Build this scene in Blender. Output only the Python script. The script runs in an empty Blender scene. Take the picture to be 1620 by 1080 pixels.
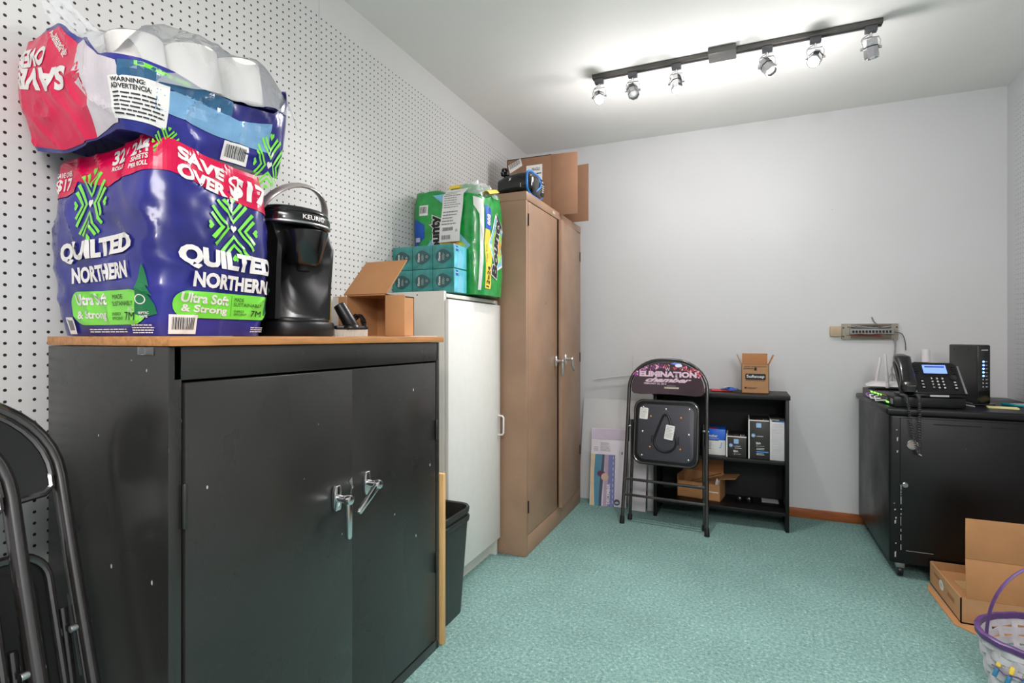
import bpy, bmesh, math, random
from mathutils import Vector, Matrix, noise as mnoise
PI = math.pi
random.seed(7)
SC = bpy.context.scene
COL = SC.collection

# ------------------------------------------------------------------ camera
EYE = 1.08
cam_d = bpy.data.cameras.new('camera')
cam_d.sensor_width = 36.0
cam_d.lens = 850.0 / 1620.0 * 36.0
cam_d.shift_y = -7.0 / 1620.0
cam_d.clip_start = 0.02
cam = bpy.data.objects.new('camera', cam_d)
cam.location = (0, 0, EYE)
cam.rotation_euler = (PI / 2, 0, math.radians(23.3))
COL.objects.link(cam)
SC.camera = cam

# ------------------------------------------------------------------ world, light, exposure
SC.view_settings.view_transform = 'Standard'
SC.view_settings.look = 'None'
SC.view_settings.gamma = 1.0
SC.view_settings.use_curve_mapping = False
SC.view_settings.exposure = 0.98
wd = bpy.data.worlds.new('world')
SC.world = wd
wd.use_nodes = True
wd.node_tree.nodes['Background'].inputs[0].default_value = (1.0, 0.965, 1.0, 1)
wd.node_tree.nodes['Background'].inputs[1].default_value = 0.22


def area(name, loc, size, power, rot=(0, 0, 0), col=(1, 0.955, 0.945)):
    l = bpy.data.lights.new(name, 'AREA')
    l.shape = 'RECTANGLE'
    l.size, l.size_y = size
    l.energy = power
    l.color = col
    o = bpy.data.objects.new(name, l)
    o.location = loc
    o.rotation_euler = rot
    COL.objects.link(o)
    return o


# unseen area lamp added behind the camera to fill the room
area('rear_fill_area', (0.3, -0.8, 2.38), (1.5, 0.8), 36)
# unseen point lamp added back there, brightens the ceiling as well as the floor
l = bpy.data.lights.new('rear_fill_point', 'POINT')
l.energy = 27
l.shadow_soft_size = 0.14
l.color = (1.0, 0.96, 0.955)
o = bpy.data.objects.new('rear_fill_point', l)
o.location = (0.75, -0.95, 1.85)
COL.objects.link(o)
SPOT_W = 30.0
FILL_W = 3.1

# ------------------------------------------------------------------ materials


def lin(c):
    c = c / 255.0
    return c / 12.92 if c <= 0.04045 else ((c + 0.055) / 1.055) ** 2.4


def rgb(c, k=1.0):
    return (min(1, lin(c[0]) * k), min(1, lin(c[1]) * k), min(1, lin(c[2]) * k), 1)


MATS = {}


def M(name, c, rough=0.5, metal=0.0, var=0.06, scale=25, bump=0.0, bscale=150, spec=0.5, coat=0.0, stretch=(1, 1, 1)):
    if name in MATS:
        return MATS[name]
    m = bpy.data.materials.new(name)
    m.use_nodes = True
    nt = m.node_tree
    b = nt.nodes['Principled BSDF']
    tc = nt.nodes.new('ShaderNodeTexCoord')
    mp = nt.nodes.new('ShaderNodeMapping')
    mp.inputs['Scale'].default_value = stretch
    nt.links.new(tc.outputs['Object'], mp.inputs['Vector'])
    n = nt.nodes.new('ShaderNodeTexNoise')
    n.inputs['Scale'].default_value = scale
    n.inputs['Detail'].default_value = 3
    nt.links.new(mp.outputs[0], n.inputs['Vector'])
    r = nt.nodes.new('ShaderNodeValToRGB')
    r.color_ramp.elements[0].position = 0.3
    r.color_ramp.elements[1].position = 0.7
    r.color_ramp.elements[0].color = rgb(c, 1 - var)
    r.color_ramp.elements[1].color = rgb(c, 1 + var)
    nt.links.new(n.outputs['Fac'], r.inputs[0])
    nt.links.new(r.outputs[0], b.inputs['Base Color'])
    b.inputs['Roughness'].default_value = rough
    b.inputs['Metallic'].default_value = metal
    b.inputs['Specular IOR Level'].default_value = spec
    b.inputs['Coat Weight'].default_value = coat
    b.inputs['Coat Roughness'].default_value = 0.12
    if bump:
        n2 = nt.nodes.new('ShaderNodeTexNoise')
        n2.inputs['Scale'].default_value = bscale
        n2.inputs['Detail'].default_value = 2
        nt.links.new(mp.outputs[0], n2.inputs['Vector'])
        bp = nt.nodes.new('ShaderNodeBump')
        bp.inputs['Strength'].default_value = bump
        bp.inputs['Distance'].default_value = 0.004
        nt.links.new(n2.outputs['Fac'], bp.inputs['Height'])
        nt.links.new(bp.outputs[0], b.inputs['Normal'])
    MATS[name] = m
    return m


def emit(name, c, s):
    if name in MATS:
        return MATS[name]
    m = bpy.data.materials.new(name)
    m.use_nodes = True
    b = m.node_tree.nodes['Principled BSDF']
    b.inputs['Base Color'].default_value = rgb(c)
    b.inputs['Emission Color'].default_value = rgb(c)
    b.inputs['Emission Strength'].default_value = s
    MATS[name] = m
    return m


def film(name, c=(240, 244, 246), alpha=0.22, rough=0.08):
    if name in MATS:
        return MATS[name]
    m = bpy.data.materials.new(name)
    m.use_nodes = True
    nt = m.node_tree
    b = nt.nodes['Principled BSDF']
    b.inputs['Base Color'].default_value = rgb(c)
    b.inputs['Roughness'].default_value = rough
    b.inputs['Specular IOR Level'].default_value = 0.9
    tr = nt.nodes.new('ShaderNodeBsdfTransparent')
    gl = nt.nodes.new('ShaderNodeBsdfGlossy')
    gl.inputs['Roughness'].default_value = rough
    lw = nt.nodes.new('ShaderNodeLayerWeight')
    lw.inputs['Blend'].default_value = 0.22
    n = nt.nodes.new('ShaderNodeTexNoise')
    n.inputs['Scale'].default_value = 9
    n.inputs['Detail'].default_value = 2
    bp = nt.nodes.new('ShaderNodeBump')
    bp.inputs['Strength'].default_value = 0.35
    bp.inputs['Distance'].default_value = 0.01
    tc = nt.nodes.new('ShaderNodeTexCoord')
    nt.links.new(tc.outputs['Object'], n.inputs['Vector'])
    nt.links.new(n.outputs['Fac'], bp.inputs['Height'])
    nt.links.new(bp.outputs[0], gl.inputs['Normal'])
    nt.links.new(bp.outputs[0], b.inputs['Normal'])
    nt.links.new(bp.outputs[0], lw.inputs['Normal'])
    mx = nt.nodes.new('ShaderNodeMixShader')
    mx.inputs[0].default_value = alpha
    nt.links.new(tr.outputs[0], mx.inputs[1])
    nt.links.new(b.outputs[0], mx.inputs[2])
    mx2 = nt.nodes.new('ShaderNodeMixShader')
    nt.links.new(lw.outputs['Fresnel'], mx2.inputs[0])
    nt.links.new(mx.outputs[0], mx2.inputs[1])
    nt.links.new(gl.outputs[0], mx2.inputs[2])
    nt.links.new(mx2.outputs[0], nt.nodes['Material Output'].inputs[0])
    MATS[name] = m
    return m


def scratched(name, c, rough, dens=0.03, amount=1.0, spec=0.5, scale=26, wear=(175, 172, 165)):
    """painted sheet metal: smudged gloss plus a few chipped specks"""
    m = M(name, c, rough, var=0.1, scale=5, spec=spec)
    nt = m.node_tree
    b = nt.nodes['Principled BSDF']
    tc = nt.nodes.new('ShaderNodeTexCoord')
    n = nt.nodes.new('ShaderNodeTexNoise')
    n.inputs['Scale'].default_value = 3.2
    n.inputs['Detail'].default_value = 4
    nt.links.new(tc.outputs['Object'], n.inputs['Vector'])
    mr = nt.nodes.new('ShaderNodeMapRange')
    mr.inputs[1].default_value = 0.3
    mr.inputs[2].default_value = 0.7
    mr.inputs[3].default_value = rough - 0.08
    mr.inputs[4].default_value = rough + 0.14
    nt.links.new(n.outputs['Fac'], mr.inputs[0])
    nt.links.new(mr.outputs[0], b.inputs['Roughness'])
    v = nt.nodes.new('ShaderNodeTexVoronoi')
    v.inputs['Scale'].default_value = scale
    mp = nt.nodes.new('ShaderNodeMapping')
    mp.inputs['Scale'].default_value = (1, 1, 0.55)
    mp.inputs['Rotation'].default_value = (0.5, 0.0, 0.2)
    nt.links.new(tc.outputs['Object'], mp.inputs['Vector'])
    nt.links.new(mp.outputs[0], v.inputs['Vector'])
    lt = nt.nodes.new('ShaderNodeMath')
    lt.operation = 'LESS_THAN'
    lt.inputs[1].default_value = dens
    nt.links.new(v.outputs['Distance'], lt.inputs[0])
    sep = nt.nodes.new('ShaderNodeSeparateColor')
    nt.links.new(v.outputs['Color'], sep.inputs[0])
    gt = nt.nodes.new('ShaderNodeMath')
    gt.operation = 'GREATER_THAN'
    gt.inputs[1].default_value = 1 - 0.28 * amount
    nt.links.new(sep.outputs[0], gt.inputs[0])
    mu = nt.nodes.new('ShaderNodeMath')
    mu.operation = 'MULTIPLY'
    nt.links.new(lt.outputs[0], mu.inputs[0])
    nt.links.new(gt.outputs[0], mu.inputs[1])
    mix = nt.nodes.new('ShaderNodeMix')
    mix.data_type = 'RGBA'
    old = b.inputs['Base Color'].links[0].from_socket
    nt.links.new(mu.outputs[0], mix.inputs['Factor'])
    nt.links.new(old, mix.inputs[6])
    mix.inputs[7].default_value = rgb(wear)
    nt.links.new(mix.outputs[2], b.inputs['Base Color'])
    return m


def pegboard(name, c, hole, py, pz, y0, z0, zmax, ymin, ymax, r=0.0034):
    """painted hardboard punched with a square grid of round holes"""
    m = M(name, c, 0.55, var=0.02, scale=3)
    nt = m.node_tree
    b = nt.nodes['Principled BSDF']

    def math_(op, a, bb=None, cc=None):
        nd = nt.nodes.new('ShaderNodeMath')
        nd.operation = op
        for i, x in enumerate((a, bb, cc)):
            if x is None:
                continue
            if isinstance(x, (int, float)):
                nd.inputs[i].default_value = x
            else:
                nt.links.new(x, nd.inputs[i])
        return nd.outputs[0]
    tc = nt.nodes.new('ShaderNodeTexCoord')
    s = nt.nodes.new('ShaderNodeSeparateXYZ')
    nt.links.new(tc.outputs['Object'], s.inputs[0])
    Y, Z = s.outputs['Y'], s.outputs['Z']

    def frac(v, o, p):
        t = math_('SUBTRACT', v, o - p / 2)
        return math_('SUBTRACT', math_('FLOORED_MODULO', t, p), p / 2)
    fy, fz = frac(Y, y0, py), frac(Z, z0, pz)
    d = math_('SQRT', math_('ADD', math_('MULTIPLY', fy, fy), math_('MULTIPLY', fz, fz)))
    h = math_('LESS_THAN', d, r)
    for t in (math_('LESS_THAN', Z, zmax), math_('GREATER_THAN', Y, ymin), math_('LESS_THAN', Y, ymax)):
        h = math_('MULTIPLY', h, t)
    seam = math_('LESS_THAN', math_('ABSOLUTE', math_('SUBTRACT', Y, 1.552)), 0.0012)
    mix = nt.nodes.new('ShaderNodeMix')
    mix.data_type = 'RGBA'
    nt.links.new(h, mix.inputs['Factor'])
    nt.links.new(b.inputs['Base Color'].links[0].from_socket, mix.inputs[6])
    mix.inputs[7].default_value = rgb(hole)
    mix2 = nt.nodes.new('ShaderNodeMix')
    mix2.data_type = 'RGBA'
    nt.links.new(math_('MULTIPLY', seam, 0.35), mix2.inputs['Factor'])
    nt.links.new(mix.outputs[2], mix2.inputs[6])
    mix2.inputs[7].default_value = rgb((90, 88, 84))
    nt.links.new(mix2.outputs[2], b.inputs['Base Color'])
    bp = nt.nodes.new('ShaderNodeBump')
    bp.inputs['Strength'].default_value = 0.5
    bp.inputs['Distance'].default_value = 0.003
    bp.invert = True
    nt.links.new(h, bp.inputs['Height'])
    nt.links.new(bp.outputs[0], b.inputs['Normal'])
    return m


def carpet_mat():
    m = bpy.data.materials.new('teal_carpet')
    m.use_nodes = True
    nt = m.node_tree
    b = nt.nodes['Principled BSDF']
    b.inputs['Roughness'].default_value = 0.95
    b.inputs['Specular IOR Level'].default_value = 0.1
    tc = nt.nodes.new('ShaderNodeTexCoord')

    def ns(scale, det, rough=0.6):
        n = nt.nodes.new('ShaderNodeTexNoise')
        n.inputs['Scale'].default_value = scale
        n.inputs['Detail'].default_value = det
        n.inputs['Roughness'].default_value = rough
        nt.links.new(tc.outputs['Object'], n.inputs['Vector'])
        return n.outputs['Fac']
    big, fine, tiny = ns(2.2, 3), ns(88, 5, 0.8), ns(360, 2)

    def ramp(f, stops):
        r = nt.nodes.new('ShaderNodeValToRGB')
        while len(r.color_ramp.elements) < len(stops):
            r.color_ramp.elements.new(0.5)
        for e, (p, c) in zip(r.color_ramp.elements, stops):
            e.position = p
            e.color = c
        nt.links.new(f, r.inputs[0])
        return r.outputs[0]
    base = ramp(fine, [(0.30, rgb((74, 108, 104))), (0.45, rgb((118, 155, 149))), (0.57, rgb((138, 172, 166))), (0.70, rgb((206, 220, 214)))])
    t = ramp(tiny, [(0.35, (0.72, 0.72, 0.72, 1)), (0.65, (1.18, 1.18, 1.18, 1))])
    g = ramp(big, [(0.35, (0.90, 0.90, 0.90, 1)), (0.65, (1.06, 1.06, 1.06, 1))])

    def mul(a, c):
        x = nt.nodes.new('ShaderNodeMix')
        x.data_type = 'RGBA'
        x.blend_type = 'MULTIPLY'
        x.inputs['Factor'].default_value = 1
        nt.links.new(a, x.inputs[6])
        nt.links.new(c, x.inputs[7])
        return x.outputs[2]
    nt.links.new(mul(mul(base, t), g), b.inputs['Base Color'])
    bp = nt.nodes.new('ShaderNodeBump')
    bp.inputs['Strength'].default_value = 0.7
    bp.inputs['Distance'].default_value = 0.006
    nt.links.new(fine, bp.inputs['Height'])
    nt.links.new(bp.outputs[0], b.inputs['Normal'])
    return m


# palette
WHITE_WALL = (218, 218, 219)
m_black = scratched('black_sheet_metal', (38, 38, 36), 0.24, dens=0.065, amount=1.3, spec=0.6)
m_black2 = scratched('black_painted_cart', (14, 14, 15), 0.36, dens=0.03, amount=0.5, spec=0.4)
m_blk = M('black_plastic', (15, 15, 16), 0.36, var=0.15, spec=0.4)
m_blkgl = M('glossy_black_plastic', (14, 14, 15), 0.16, var=0.1, coat=0.4)
m_blkmt = M('matte_black', (16, 16, 17), 0.7)
m_chairtube = M('black_enamel_tube', (36, 34, 33), 0.16, var=0.2, scale=60, spec=0.8, coat=0.8)
m_vinyl = M('black_vinyl', (20, 20, 20), 0.35, bump=0.15, bscale=300)
m_chrome = M('chrome', (225, 226, 228), 0.14, 1.0, var=0.03)
m_steel = M('brushed_steel', (170, 171, 172), 0.32, 1.0, var=0.08)
m_oak = M('oak_laminate', (176, 122, 72), 0.45, var=0.22, scale=14, stretch=(8, 0.8, 8))
m_pine = M('pale_pine', (205, 165, 108), 0.6, var=0.12, scale=14, stretch=(6, 6, 0.6))
m_basewood = M('stained_baseboard', (158, 88, 44), 0.45, var=0.25, scale=20, stretch=(1, 6, 10))
m_tan = scratched('tan_painted_metal', (160, 127, 103), 0.43, dens=0.03, amount=0.5, wear=(215, 200, 185))
m_cream = M('cream_laminate', (214, 213, 204), 0.4, var=0.02)
m_creamd = M('cream_door', (217, 217, 212), 0.35, var=0.02)
m_card = M('cardboard', (186, 134, 88), 0.8, var=0.07, scale=12, bump=0.05, bscale=90)
m_card2 = M('brown_cardboard', (140, 103, 78), 0.8, var=0.06, scale=10)
m_cardin = M('cardboard_inside', (164, 108, 66), 0.85, var=0.08, scale=10)
m_paper = M('white_paper', (226, 225, 222), 0.7, var=0.02)
m_white = M('white_plastic', (226, 222, 224), 0.35, var=0.02)
m_ink = M('black_ink', (22, 22, 24), 0.6)
m_wink = M('white_ink', (222, 218, 215), 0.5, var=0.01)
m_gink = M('grey_ink', (120, 120, 122), 0.6)
m_navy = M('navy_film', (40, 42, 122), 0.22, var=0.45, scale=7, spec=0.4, coat=0.35)
m_pink = M('magenta_film', (204, 10, 70), 0.26, var=0.10, scale=9, spec=0.35, coat=0.22)
m_lime = M('lime_ink', (118, 214, 66), 0.3, var=0.03, coat=0.4)
m_tree = M('tree_green_ink', (24, 110, 66), 0.35)
m_lav = M('clear_bag_tint', (198, 190, 196), 0.25, var=0.06, coat=0.5)
m_lblue = M('pale_blue_film', (112, 158, 196), 0.2, var=0.15, scale=12, coat=0.6)
m_dblue = M('steel_blue_film', (40, 88, 124), 0.2, var=0.15, coat=0.6)
m_tissue = M('tissue_roll_paper', (236, 234, 228), 0.9, var=0.02, bump=0.2, bscale=120)
m_green = M('green_film', (20, 148, 62), 0.25, var=0.22, scale=22, coat=0.5)
m_yel = M('yellow_ink', (236, 204, 74), 0.35)
m_pblue = M('royal_blue_ink', (22, 84, 176), 0.35)
m_sky = M('light_blue_ink', (120, 190, 214), 0.35)
m_orange = M('orange_ink', (236, 150, 62), 0.35)
m_lgreen = M('light_green_ink', (150, 204, 90), 0.35)
m_teal = M('teal_carton', (52, 132, 128), 0.3, var=0.28, scale=26, coat=0.3)
m_teald = M('dark_teal_ink', (34, 84, 86), 0.35, coat=0.3)
m_aqua = M('aqua_carton', (96, 190, 208), 0.3, var=0.22, scale=22, coat=0.3)
m_bluetrim = M('blue_trim', (30, 132, 222), 0.3)
m_red = M('red_ink', (220, 60, 50), 0.4)
m_boxblue = M('bright_blue_carton', (14, 96, 206), 0.35)
m_greyp = M('grey_paper', (196, 194, 196), 0.7)
m_beige = M('beige_plastic', (196, 174, 142), 0.5)
m_panelb = M('panel_grey_beige', (160, 152, 138), 0.5)
m_purple = M('purple_paint', (84, 54, 108), 0.4, var=0.2)
m_wicker = M('whitewashed_wicker', (196, 192, 196), 0.6, var=0.12, scale=30)
m_tape = M('packing_tape', (206, 164, 112), 0.3)
m_clear = film('clear_film', alpha=0.33)
m_acryl = film('clear_acrylic', alpha=0.10, rough=0.02)
m_bulb = emit('lit_bulb', (255, 250, 240), 60)
m_bulbdim = M('unlit_bulb', (214, 214, 210), 0.15)
m_scr = emit('blue_screen', (92, 120, 236), 1.1)
m_ledb = emit('blue_led', (70, 110, 255), 6)
m_ledg = emit('green_led', (90, 230, 60), 3)
m_ledt = emit('teal_led', (120, 235, 225), 4)

# ------------------------------------------------------------------ object helpers


def thing(name, label, cat, loc=(0, 0, 0), rot=(0, 0, 0), group=None):
    o = bpy.data.objects.new(name, None)
    o.empty_display_size = 0.05
    COL.objects.link(o)
    o.location = loc
    o.rotation_euler = rot
    o['label'] = label
    o['category'] = cat
    if group:
        o['group'] = group
    o['_m'] = 0
    del o['_m']
    return o


def wmat(o):
    m = Matrix.LocRotScale(o.location, o.rotation_euler, o.scale)
    return wmat(o.parent) @ m if o.parent else m


def link(name, me, mats, parent=None, label=None, angle=35, world=False, loc=None):
    if not isinstance(mats, (list, tuple)):
        mats = [mats]
    for m in mats:
        me.materials.append(m)
    if world and parent:
        me.transform(wmat(parent).inverted())
    if angle is not None:
        me.polygons.foreach_set('use_smooth', [True] * len(me.polygons))
        me.set_sharp_from_angle(angle=math.radians(angle))
    o = bpy.data.objects.new(name, me)
    COL.objects.link(o)
    if parent:
        o.parent = parent
    if label:
        o['label'] = label
    return o


class MB:
    """collects shapes into one mesh"""

    def __init__(s):
        s.bm = bmesh.new()

    def _add(s, t, mat=0, T=None):
        if T is not None:
            t.transform(T)
        for f in t.faces:
            f.material_index = mat
        me = bpy.data.meshes.new('tmp')
        t.to_mesh(me)
        t.free()
        s.bm.from_mesh(me)
        bpy.data.meshes.remove(me)
        return s

    def box(s, x0, y0, z0, x1, y1, z1, bev=0.0, seg=2, mat=0, T=None):
        t = bmesh.new()
        bmesh.ops.create_cube(t, size=1)
        for v in t.verts:
            v.co = Vector(((x0 + x1) / 2 + v.co.x * (x1 - x0), (y0 + y1) / 2 + v.co.y * (y1 - y0), (z0 + z1) / 2 + v.co.z * (z1 - z0)))
        if bev:
            bmesh.ops.bevel(t, geom=t.edges[:], offset=bev, segments=seg, profile=0.5, affect='EDGES', clamp_overlap=True)
        bmesh.ops.recalc_face_normals(t, faces=t.faces[:])
        return s._add(t, mat, T)

    def cyl(s, p0, p1, r, r2=None, n=20, bev=0.0, mat=0, T=None):
        p0, p1 = Vector(p0), Vector(p1)
        t = bmesh.new()
        L = (p1 - p0).length
        bmesh.ops.create_cone(t, cap_ends=True, segments=n, radius1=r, radius2=r if r2 is None else r2, depth=L)
        if bev:
            es = [e for e in t.edges if abs(e.verts[0].co.z - e.verts[1].co.z) < 1e-6]
            bmesh.ops.bevel(t, geom=es, offset=bev, segments=2, profile=0.5, affect='EDGES', clamp_overlap=True)
        q = (p1 - p0).to_track_quat('Z', 'Y')
        t.transform(Matrix.Translation((p0 + p1) / 2) @ q.to_matrix().to_4x4())
        return s._add(t, mat, T)

    def tube(s, pts, r, n=10, closed=False, mat=0, T=None, flat=None, up=None):
        pts = [Vector(p) for p in pts]
        N = len(pts)
        t = bmesh.new()
        rings = []
        pn = None
        for i, p in enumerate(pts):
            if closed:
                d = pts[(i + 1) % N] - pts[i - 1]
            else:
                d = pts[min(i + 1, N - 1)] - pts[max(i - 1, 0)]
            d = d.normalized()
            if up is not None:
                a = d.cross(Vector(up))
                if a.length < 1e-5:
                    a = d.orthogonal()
                a.normalize()
            elif pn is None:
                a = d.orthogonal().normalized()
            else:
                a = (pn - d * pn.dot(d)).normalized()
            pn = a
            b = d.cross(a)
            rr = r[i] if isinstance(r, (list, tuple)) else r
            ra, rb = (rr, rr) if flat is None else flat
            rings.append([t.verts.new(p + a * (ra * math.cos(2 * PI * k / n)) + b * (rb * math.sin(2 * PI * k / n))) for k in range(n)])
        for i in range(N if closed else N - 1):
            A, B = rings[i], rings[(i + 1) % N]
            for k in range(n):
                t.faces.new((A[k], A[(k + 1) % n], B[(k + 1) % n], B[k]))
        if not closed:
            t.faces.new(rings[0][::-1])
            t.faces.new(rings[-1])
        bmesh.ops.recalc_face_normals(t, faces=t.faces[:])
        return s._add(t, mat, T)

    def lathe(s, prof, n=32, mat=0, T=None, sx=1.0, sy=1.0):
        t = bmesh.new()
        rings = []
        for (r, z) in prof:
            rings.append([t.verts.new((r * sx * math.cos(2 * PI * k / n), r * sy * math.sin(2 * PI * k / n), z)) for k in range(n)])
        for A, B in zip(rings, rings[1:]):
            for k in range(n):
                t.faces.new((A[k], A[(k + 1) % n], B[(k + 1) % n], B[k]))
        if prof[0][0] > 1e-6:
            t.faces.new(rings[0][::-1])
        if prof[-1][0] > 1e-6:
            t.faces.new(rings[-1])
        bmesh.ops.remove_doubles(t, verts=t.verts[:], dist=1e-6)
        return s._add(t, mat, T)

    def prism(s, poly, h, T=None, bev=0.0, mat=0, z0=0.0, seg=2):
        """polygon in XY extruded from z0 to z0+h"""
        t = bmesh.new()
        a = [t.verts.new((x, y, z0)) for x, y in poly]
        b = [t.verts.new((x, y, z0 + h)) for x, y in poly]
        n = len(poly)
        t.faces.new(a[::-1])
        top = t.faces.new(b)
        for i in range(n):
            t.faces.new((a[i], a[(i + 1) % n], b[(i + 1) % n], b[i]))
        bmesh.ops.recalc_face_normals(t, faces=t.faces[:])
        if bev:
            es = [e for e in t.edges if abs(e.verts[0].co.z - e.verts[1].co.z) < 1e-7]
            bmesh.ops.bevel(t, geom=es, offset=bev, segments=seg, profile=0.5, affect='EDGES', clamp_overlap=True)
        return s._add(t, mat, T)

    def grid(s, f, nu, nv, mat=0, closed_u=False, T=None):
        t = bmesh.new()
        V = [[t.verts.new(f(i / nu, j / nv)) for j in range(nv + 1)] for i in range(nu if closed_u else nu + 1)]
        for i in range(nu):
            for j in range(nv):
                A, B = V[i], V[(i + 1) % len(V)]
                t.faces.new((A[j], B[j], B[j + 1], A[j + 1]))
        bmesh.ops.recalc_face_normals(t, faces=t.faces[:])
        return s._add(t, mat, T)

    def xf(s, T):
        s.bm.transform(T)
        return s

    def build(s, name, mats, parent=None, label=None, angle=35, world=True):
        me = bpy.data.meshes.new(name)
        s.bm.to_mesh(me)
        s.bm.free()
        return link(name, me, mats, parent, label, angle, world)


def structure(o):
    o['kind'] = 'structure'
    return o


def rrect(w, h, r, n=6, cx=0.0, cy=0.0):
    pts = []
    for k, (sx, sy) in enumerate(((1, 1), (-1, 1), (-1, -1), (1, -1))):
        for i in range(n + 1):
            a = PI / 2 * k + PI / 2 * i / n
            pts.append((cx + sx * (w / 2 - r) + r * math.cos(a), cy + sy * (h / 2 - r) + r * math.sin(a)))
    return pts


def arc(c, r, a0, a1, n):
    return [(c[0] + r * math.cos(a0 + (a1 - a0) * i / n), c[1] + r * math.sin(a0 + (a1 - a0) * i / n)) for i in range(n + 1)]


_TXT = {}


def text_mesh(s, bold, shear, space):
    k = (s, bold, shear, space)
    if k in _TXT:
        return _TXT[k]
    cu = bpy.data.curves.new('t', 'FONT')
    cu.body = s
    cu.align_x = 'CENTER'
    cu.size = 1
    cu.offset = bold
    cu.shear = shear
    cu.space_character = space
    cu.resolution_u = 3
    o = bpy.data.objects.new('t', cu)
    me = bpy.data.meshes.new_from_object(o)
    bpy.data.objects.remove(o)
    bpy.data.curves.remove(cu)
    _TXT[k] = me
    return me


def frame(o, u, v, off=0.0006):
    """maps (a, b, layer) on a plane with origin o, axes u and v into space"""
    o, u, v = Vector(o), Vector(u).normalized(), Vector(v).normalized()
    n = u.cross(v)
    return lambda a, b, k: o + u * a + v * b + n * (off * (1 + k))


class Print:
    """flat printed matter: shapes in (u, v), mapped onto a surface"""

    def __init__(s, mp, step=None):
        s.mp, s.step = mp, step
        s.bm = bmesh.new()
        s.mats = []
        s.k = 0
        s.dk = 0.12 if step == 0.008 else 0.35
        s.lift = 0

    def _add(s, t, mat):
        if mat not in s.mats:
            s.mats.append(mat)
        i = s.mats.index(mat)
        if s.step:
            us = [v.co.x for v in t.verts]
            vs = [v.co.y for v in t.verts]
            for ax, lo, hi in ((0, min(us), max(us)), (1, min(vs), max(vs))):
                p = (math.floor(lo / s.step) + 1) * s.step
                while p < hi:
                    co = Vector((0, 0, 0))
                    no = Vector((0, 0, 0))
                    co[ax] = p
                    no[ax] = 1
                    bmesh.ops.bisect_plane(t, geom=t.verts[:] + t.edges[:] + t.faces[:], dist=1e-6, plane_co=co, plane_no=no)
                    p += s.step
        for f in t.faces:
            f.material_index = i
        for v in t.verts:
            v.co = s.mp(v.co.x, v.co.y, s.k + s.lift)
        s.k += s.dk
        me = bpy.data.meshes.new('tmp')
        t.to_mesh(me)
        t.free()
        s.bm.from_mesh(me)
        bpy.data.meshes.remove(me)

    def poly(s, pts, mat):
        t = bmesh.new()
        f = t.faces.new([t.verts.new((x, y, 0)) for x, y in pts])
        if f.normal.z < 0 or sum(pts[i - 1][0] * pts[i][1] - pts[i][0] * pts[i - 1][1] for i in range(len(pts))) < 0:
            f.normal_flip()
        if len(pts) > 4:
            bmesh.ops.triangulate(t, faces=t.faces[:])
        s._add(t, mat)
        return s

    def rect(s, u0, v0, u1, v1, mat):
        return s.poly([(u0, v0), (u1, v0), (u1, v1), (u0, v1)], mat)

    def rr(s, cu, cv, w, h, r, mat):
        return s.poly(rrect(w, h, r, 5, cu, cv), mat)

    def ell(s, cu, cv, ru, rv, mat, n=28):
        return s.poly([(cu + ru * math.cos(2 * PI * i / n), cv + rv * math.sin(2 * PI * i / n)) for i in range(n)], mat)

    def ring(s, cu, cv, r, w, mat, n=28):
        t = bmesh.new()
        A = [t.verts.new((cu + r * math.cos(2 * PI * i / n), cv + r * math.sin(2 * PI * i / n), 0)) for i in range(n)]
        B = [t.verts.new((cu + (r - w) * math.cos(2 * PI * i / n), cv + (r - w) * math.sin(2 * PI * i / n), 0)) for i in range(n)]
        for i in range(n):
            t.faces.new((A[i], A[(i + 1) % n], B[(i + 1) % n], B[i]))
        s._add(t, mat)
        return s

    def line(s, pts, w, mat):
        L, R = [], []
        for i, p in enumerate(pts):
            a, b = pts[max(i - 1, 0)], pts[min(i + 1, len(pts) - 1)]
            d = Vector((b[0] - a[0], b[1] - a[1])).normalized()
            L.append((p[0] - d.y * w / 2, p[1] + d.x * w / 2))
            R.append((p[0] + d.y * w / 2, p[1] - d.x * w / 2))
        return s.poly(R + L[::-1], mat)

    def text(s, txt, cu, cv, w, h, mat, rot=0.0, bold=0.0, shear=0.0, space=1.0, warp=None, lift=4):
        t = bmesh.new()
        t.from_mesh(text_mesh(txt, bold, shear, space))
        xs = [v.co.x for v in t.verts]
        ys = [v.co.y for v in t.verts]
        mx, my = (min(xs) + max(xs)) / 2, (min(ys) + max(ys)) / 2
        kx = w / max(1e-6, max(xs) - min(xs))
        ky = h / max(1e-6, max(ys) - min(ys)) if h else kx
        c, sn = math.cos(rot), math.sin(rot)
        for v in t.verts:
            x, y = (v.co.x - mx) * kx, (v.co.y - my) * ky
            if warp:
                x, y = warp(x / w, y / (h or 1), w, h)
            v.co = Vector((cu + x * c - y * sn, cv + x * sn + y * c, 0))
        for f in t.faces:
            if f.normal.z < 0:
                f.normal_flip()
        s.lift = lift if s.step == 0.008 else 0
        s._add(t, mat)
        s.lift = 0
        return s

    def lines(s, u0, v0, u1, v1, n, mat, frac=0.45, ragged=0.3, vertical=False):
        """small print too fine to read: rows of dashes"""
        h = (v1 - v0) / n
        s.lift = 4 if s.step == 0.008 else 0
        for i in range(n):
            e = u1 - random.random() * ragged * (u1 - u0)
            y = v0 + h * (i + 0.5)
            x = u0
            while x < e:
                ww = min(random.uniform(0.08, 0.22) * (u1 - u0), e - x)
                if vertical:
                    s.rect(y - h * frac / 2, x, y + h * frac / 2, x + ww * 0.86, mat)
                else:
                    s.rect(x, y - h * frac / 2, x + ww * 0.86, y + h * frac / 2, mat)
                s.k -= s.dk
                x += ww
        s.k += s.dk
        s.lift = 0
        return s

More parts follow.
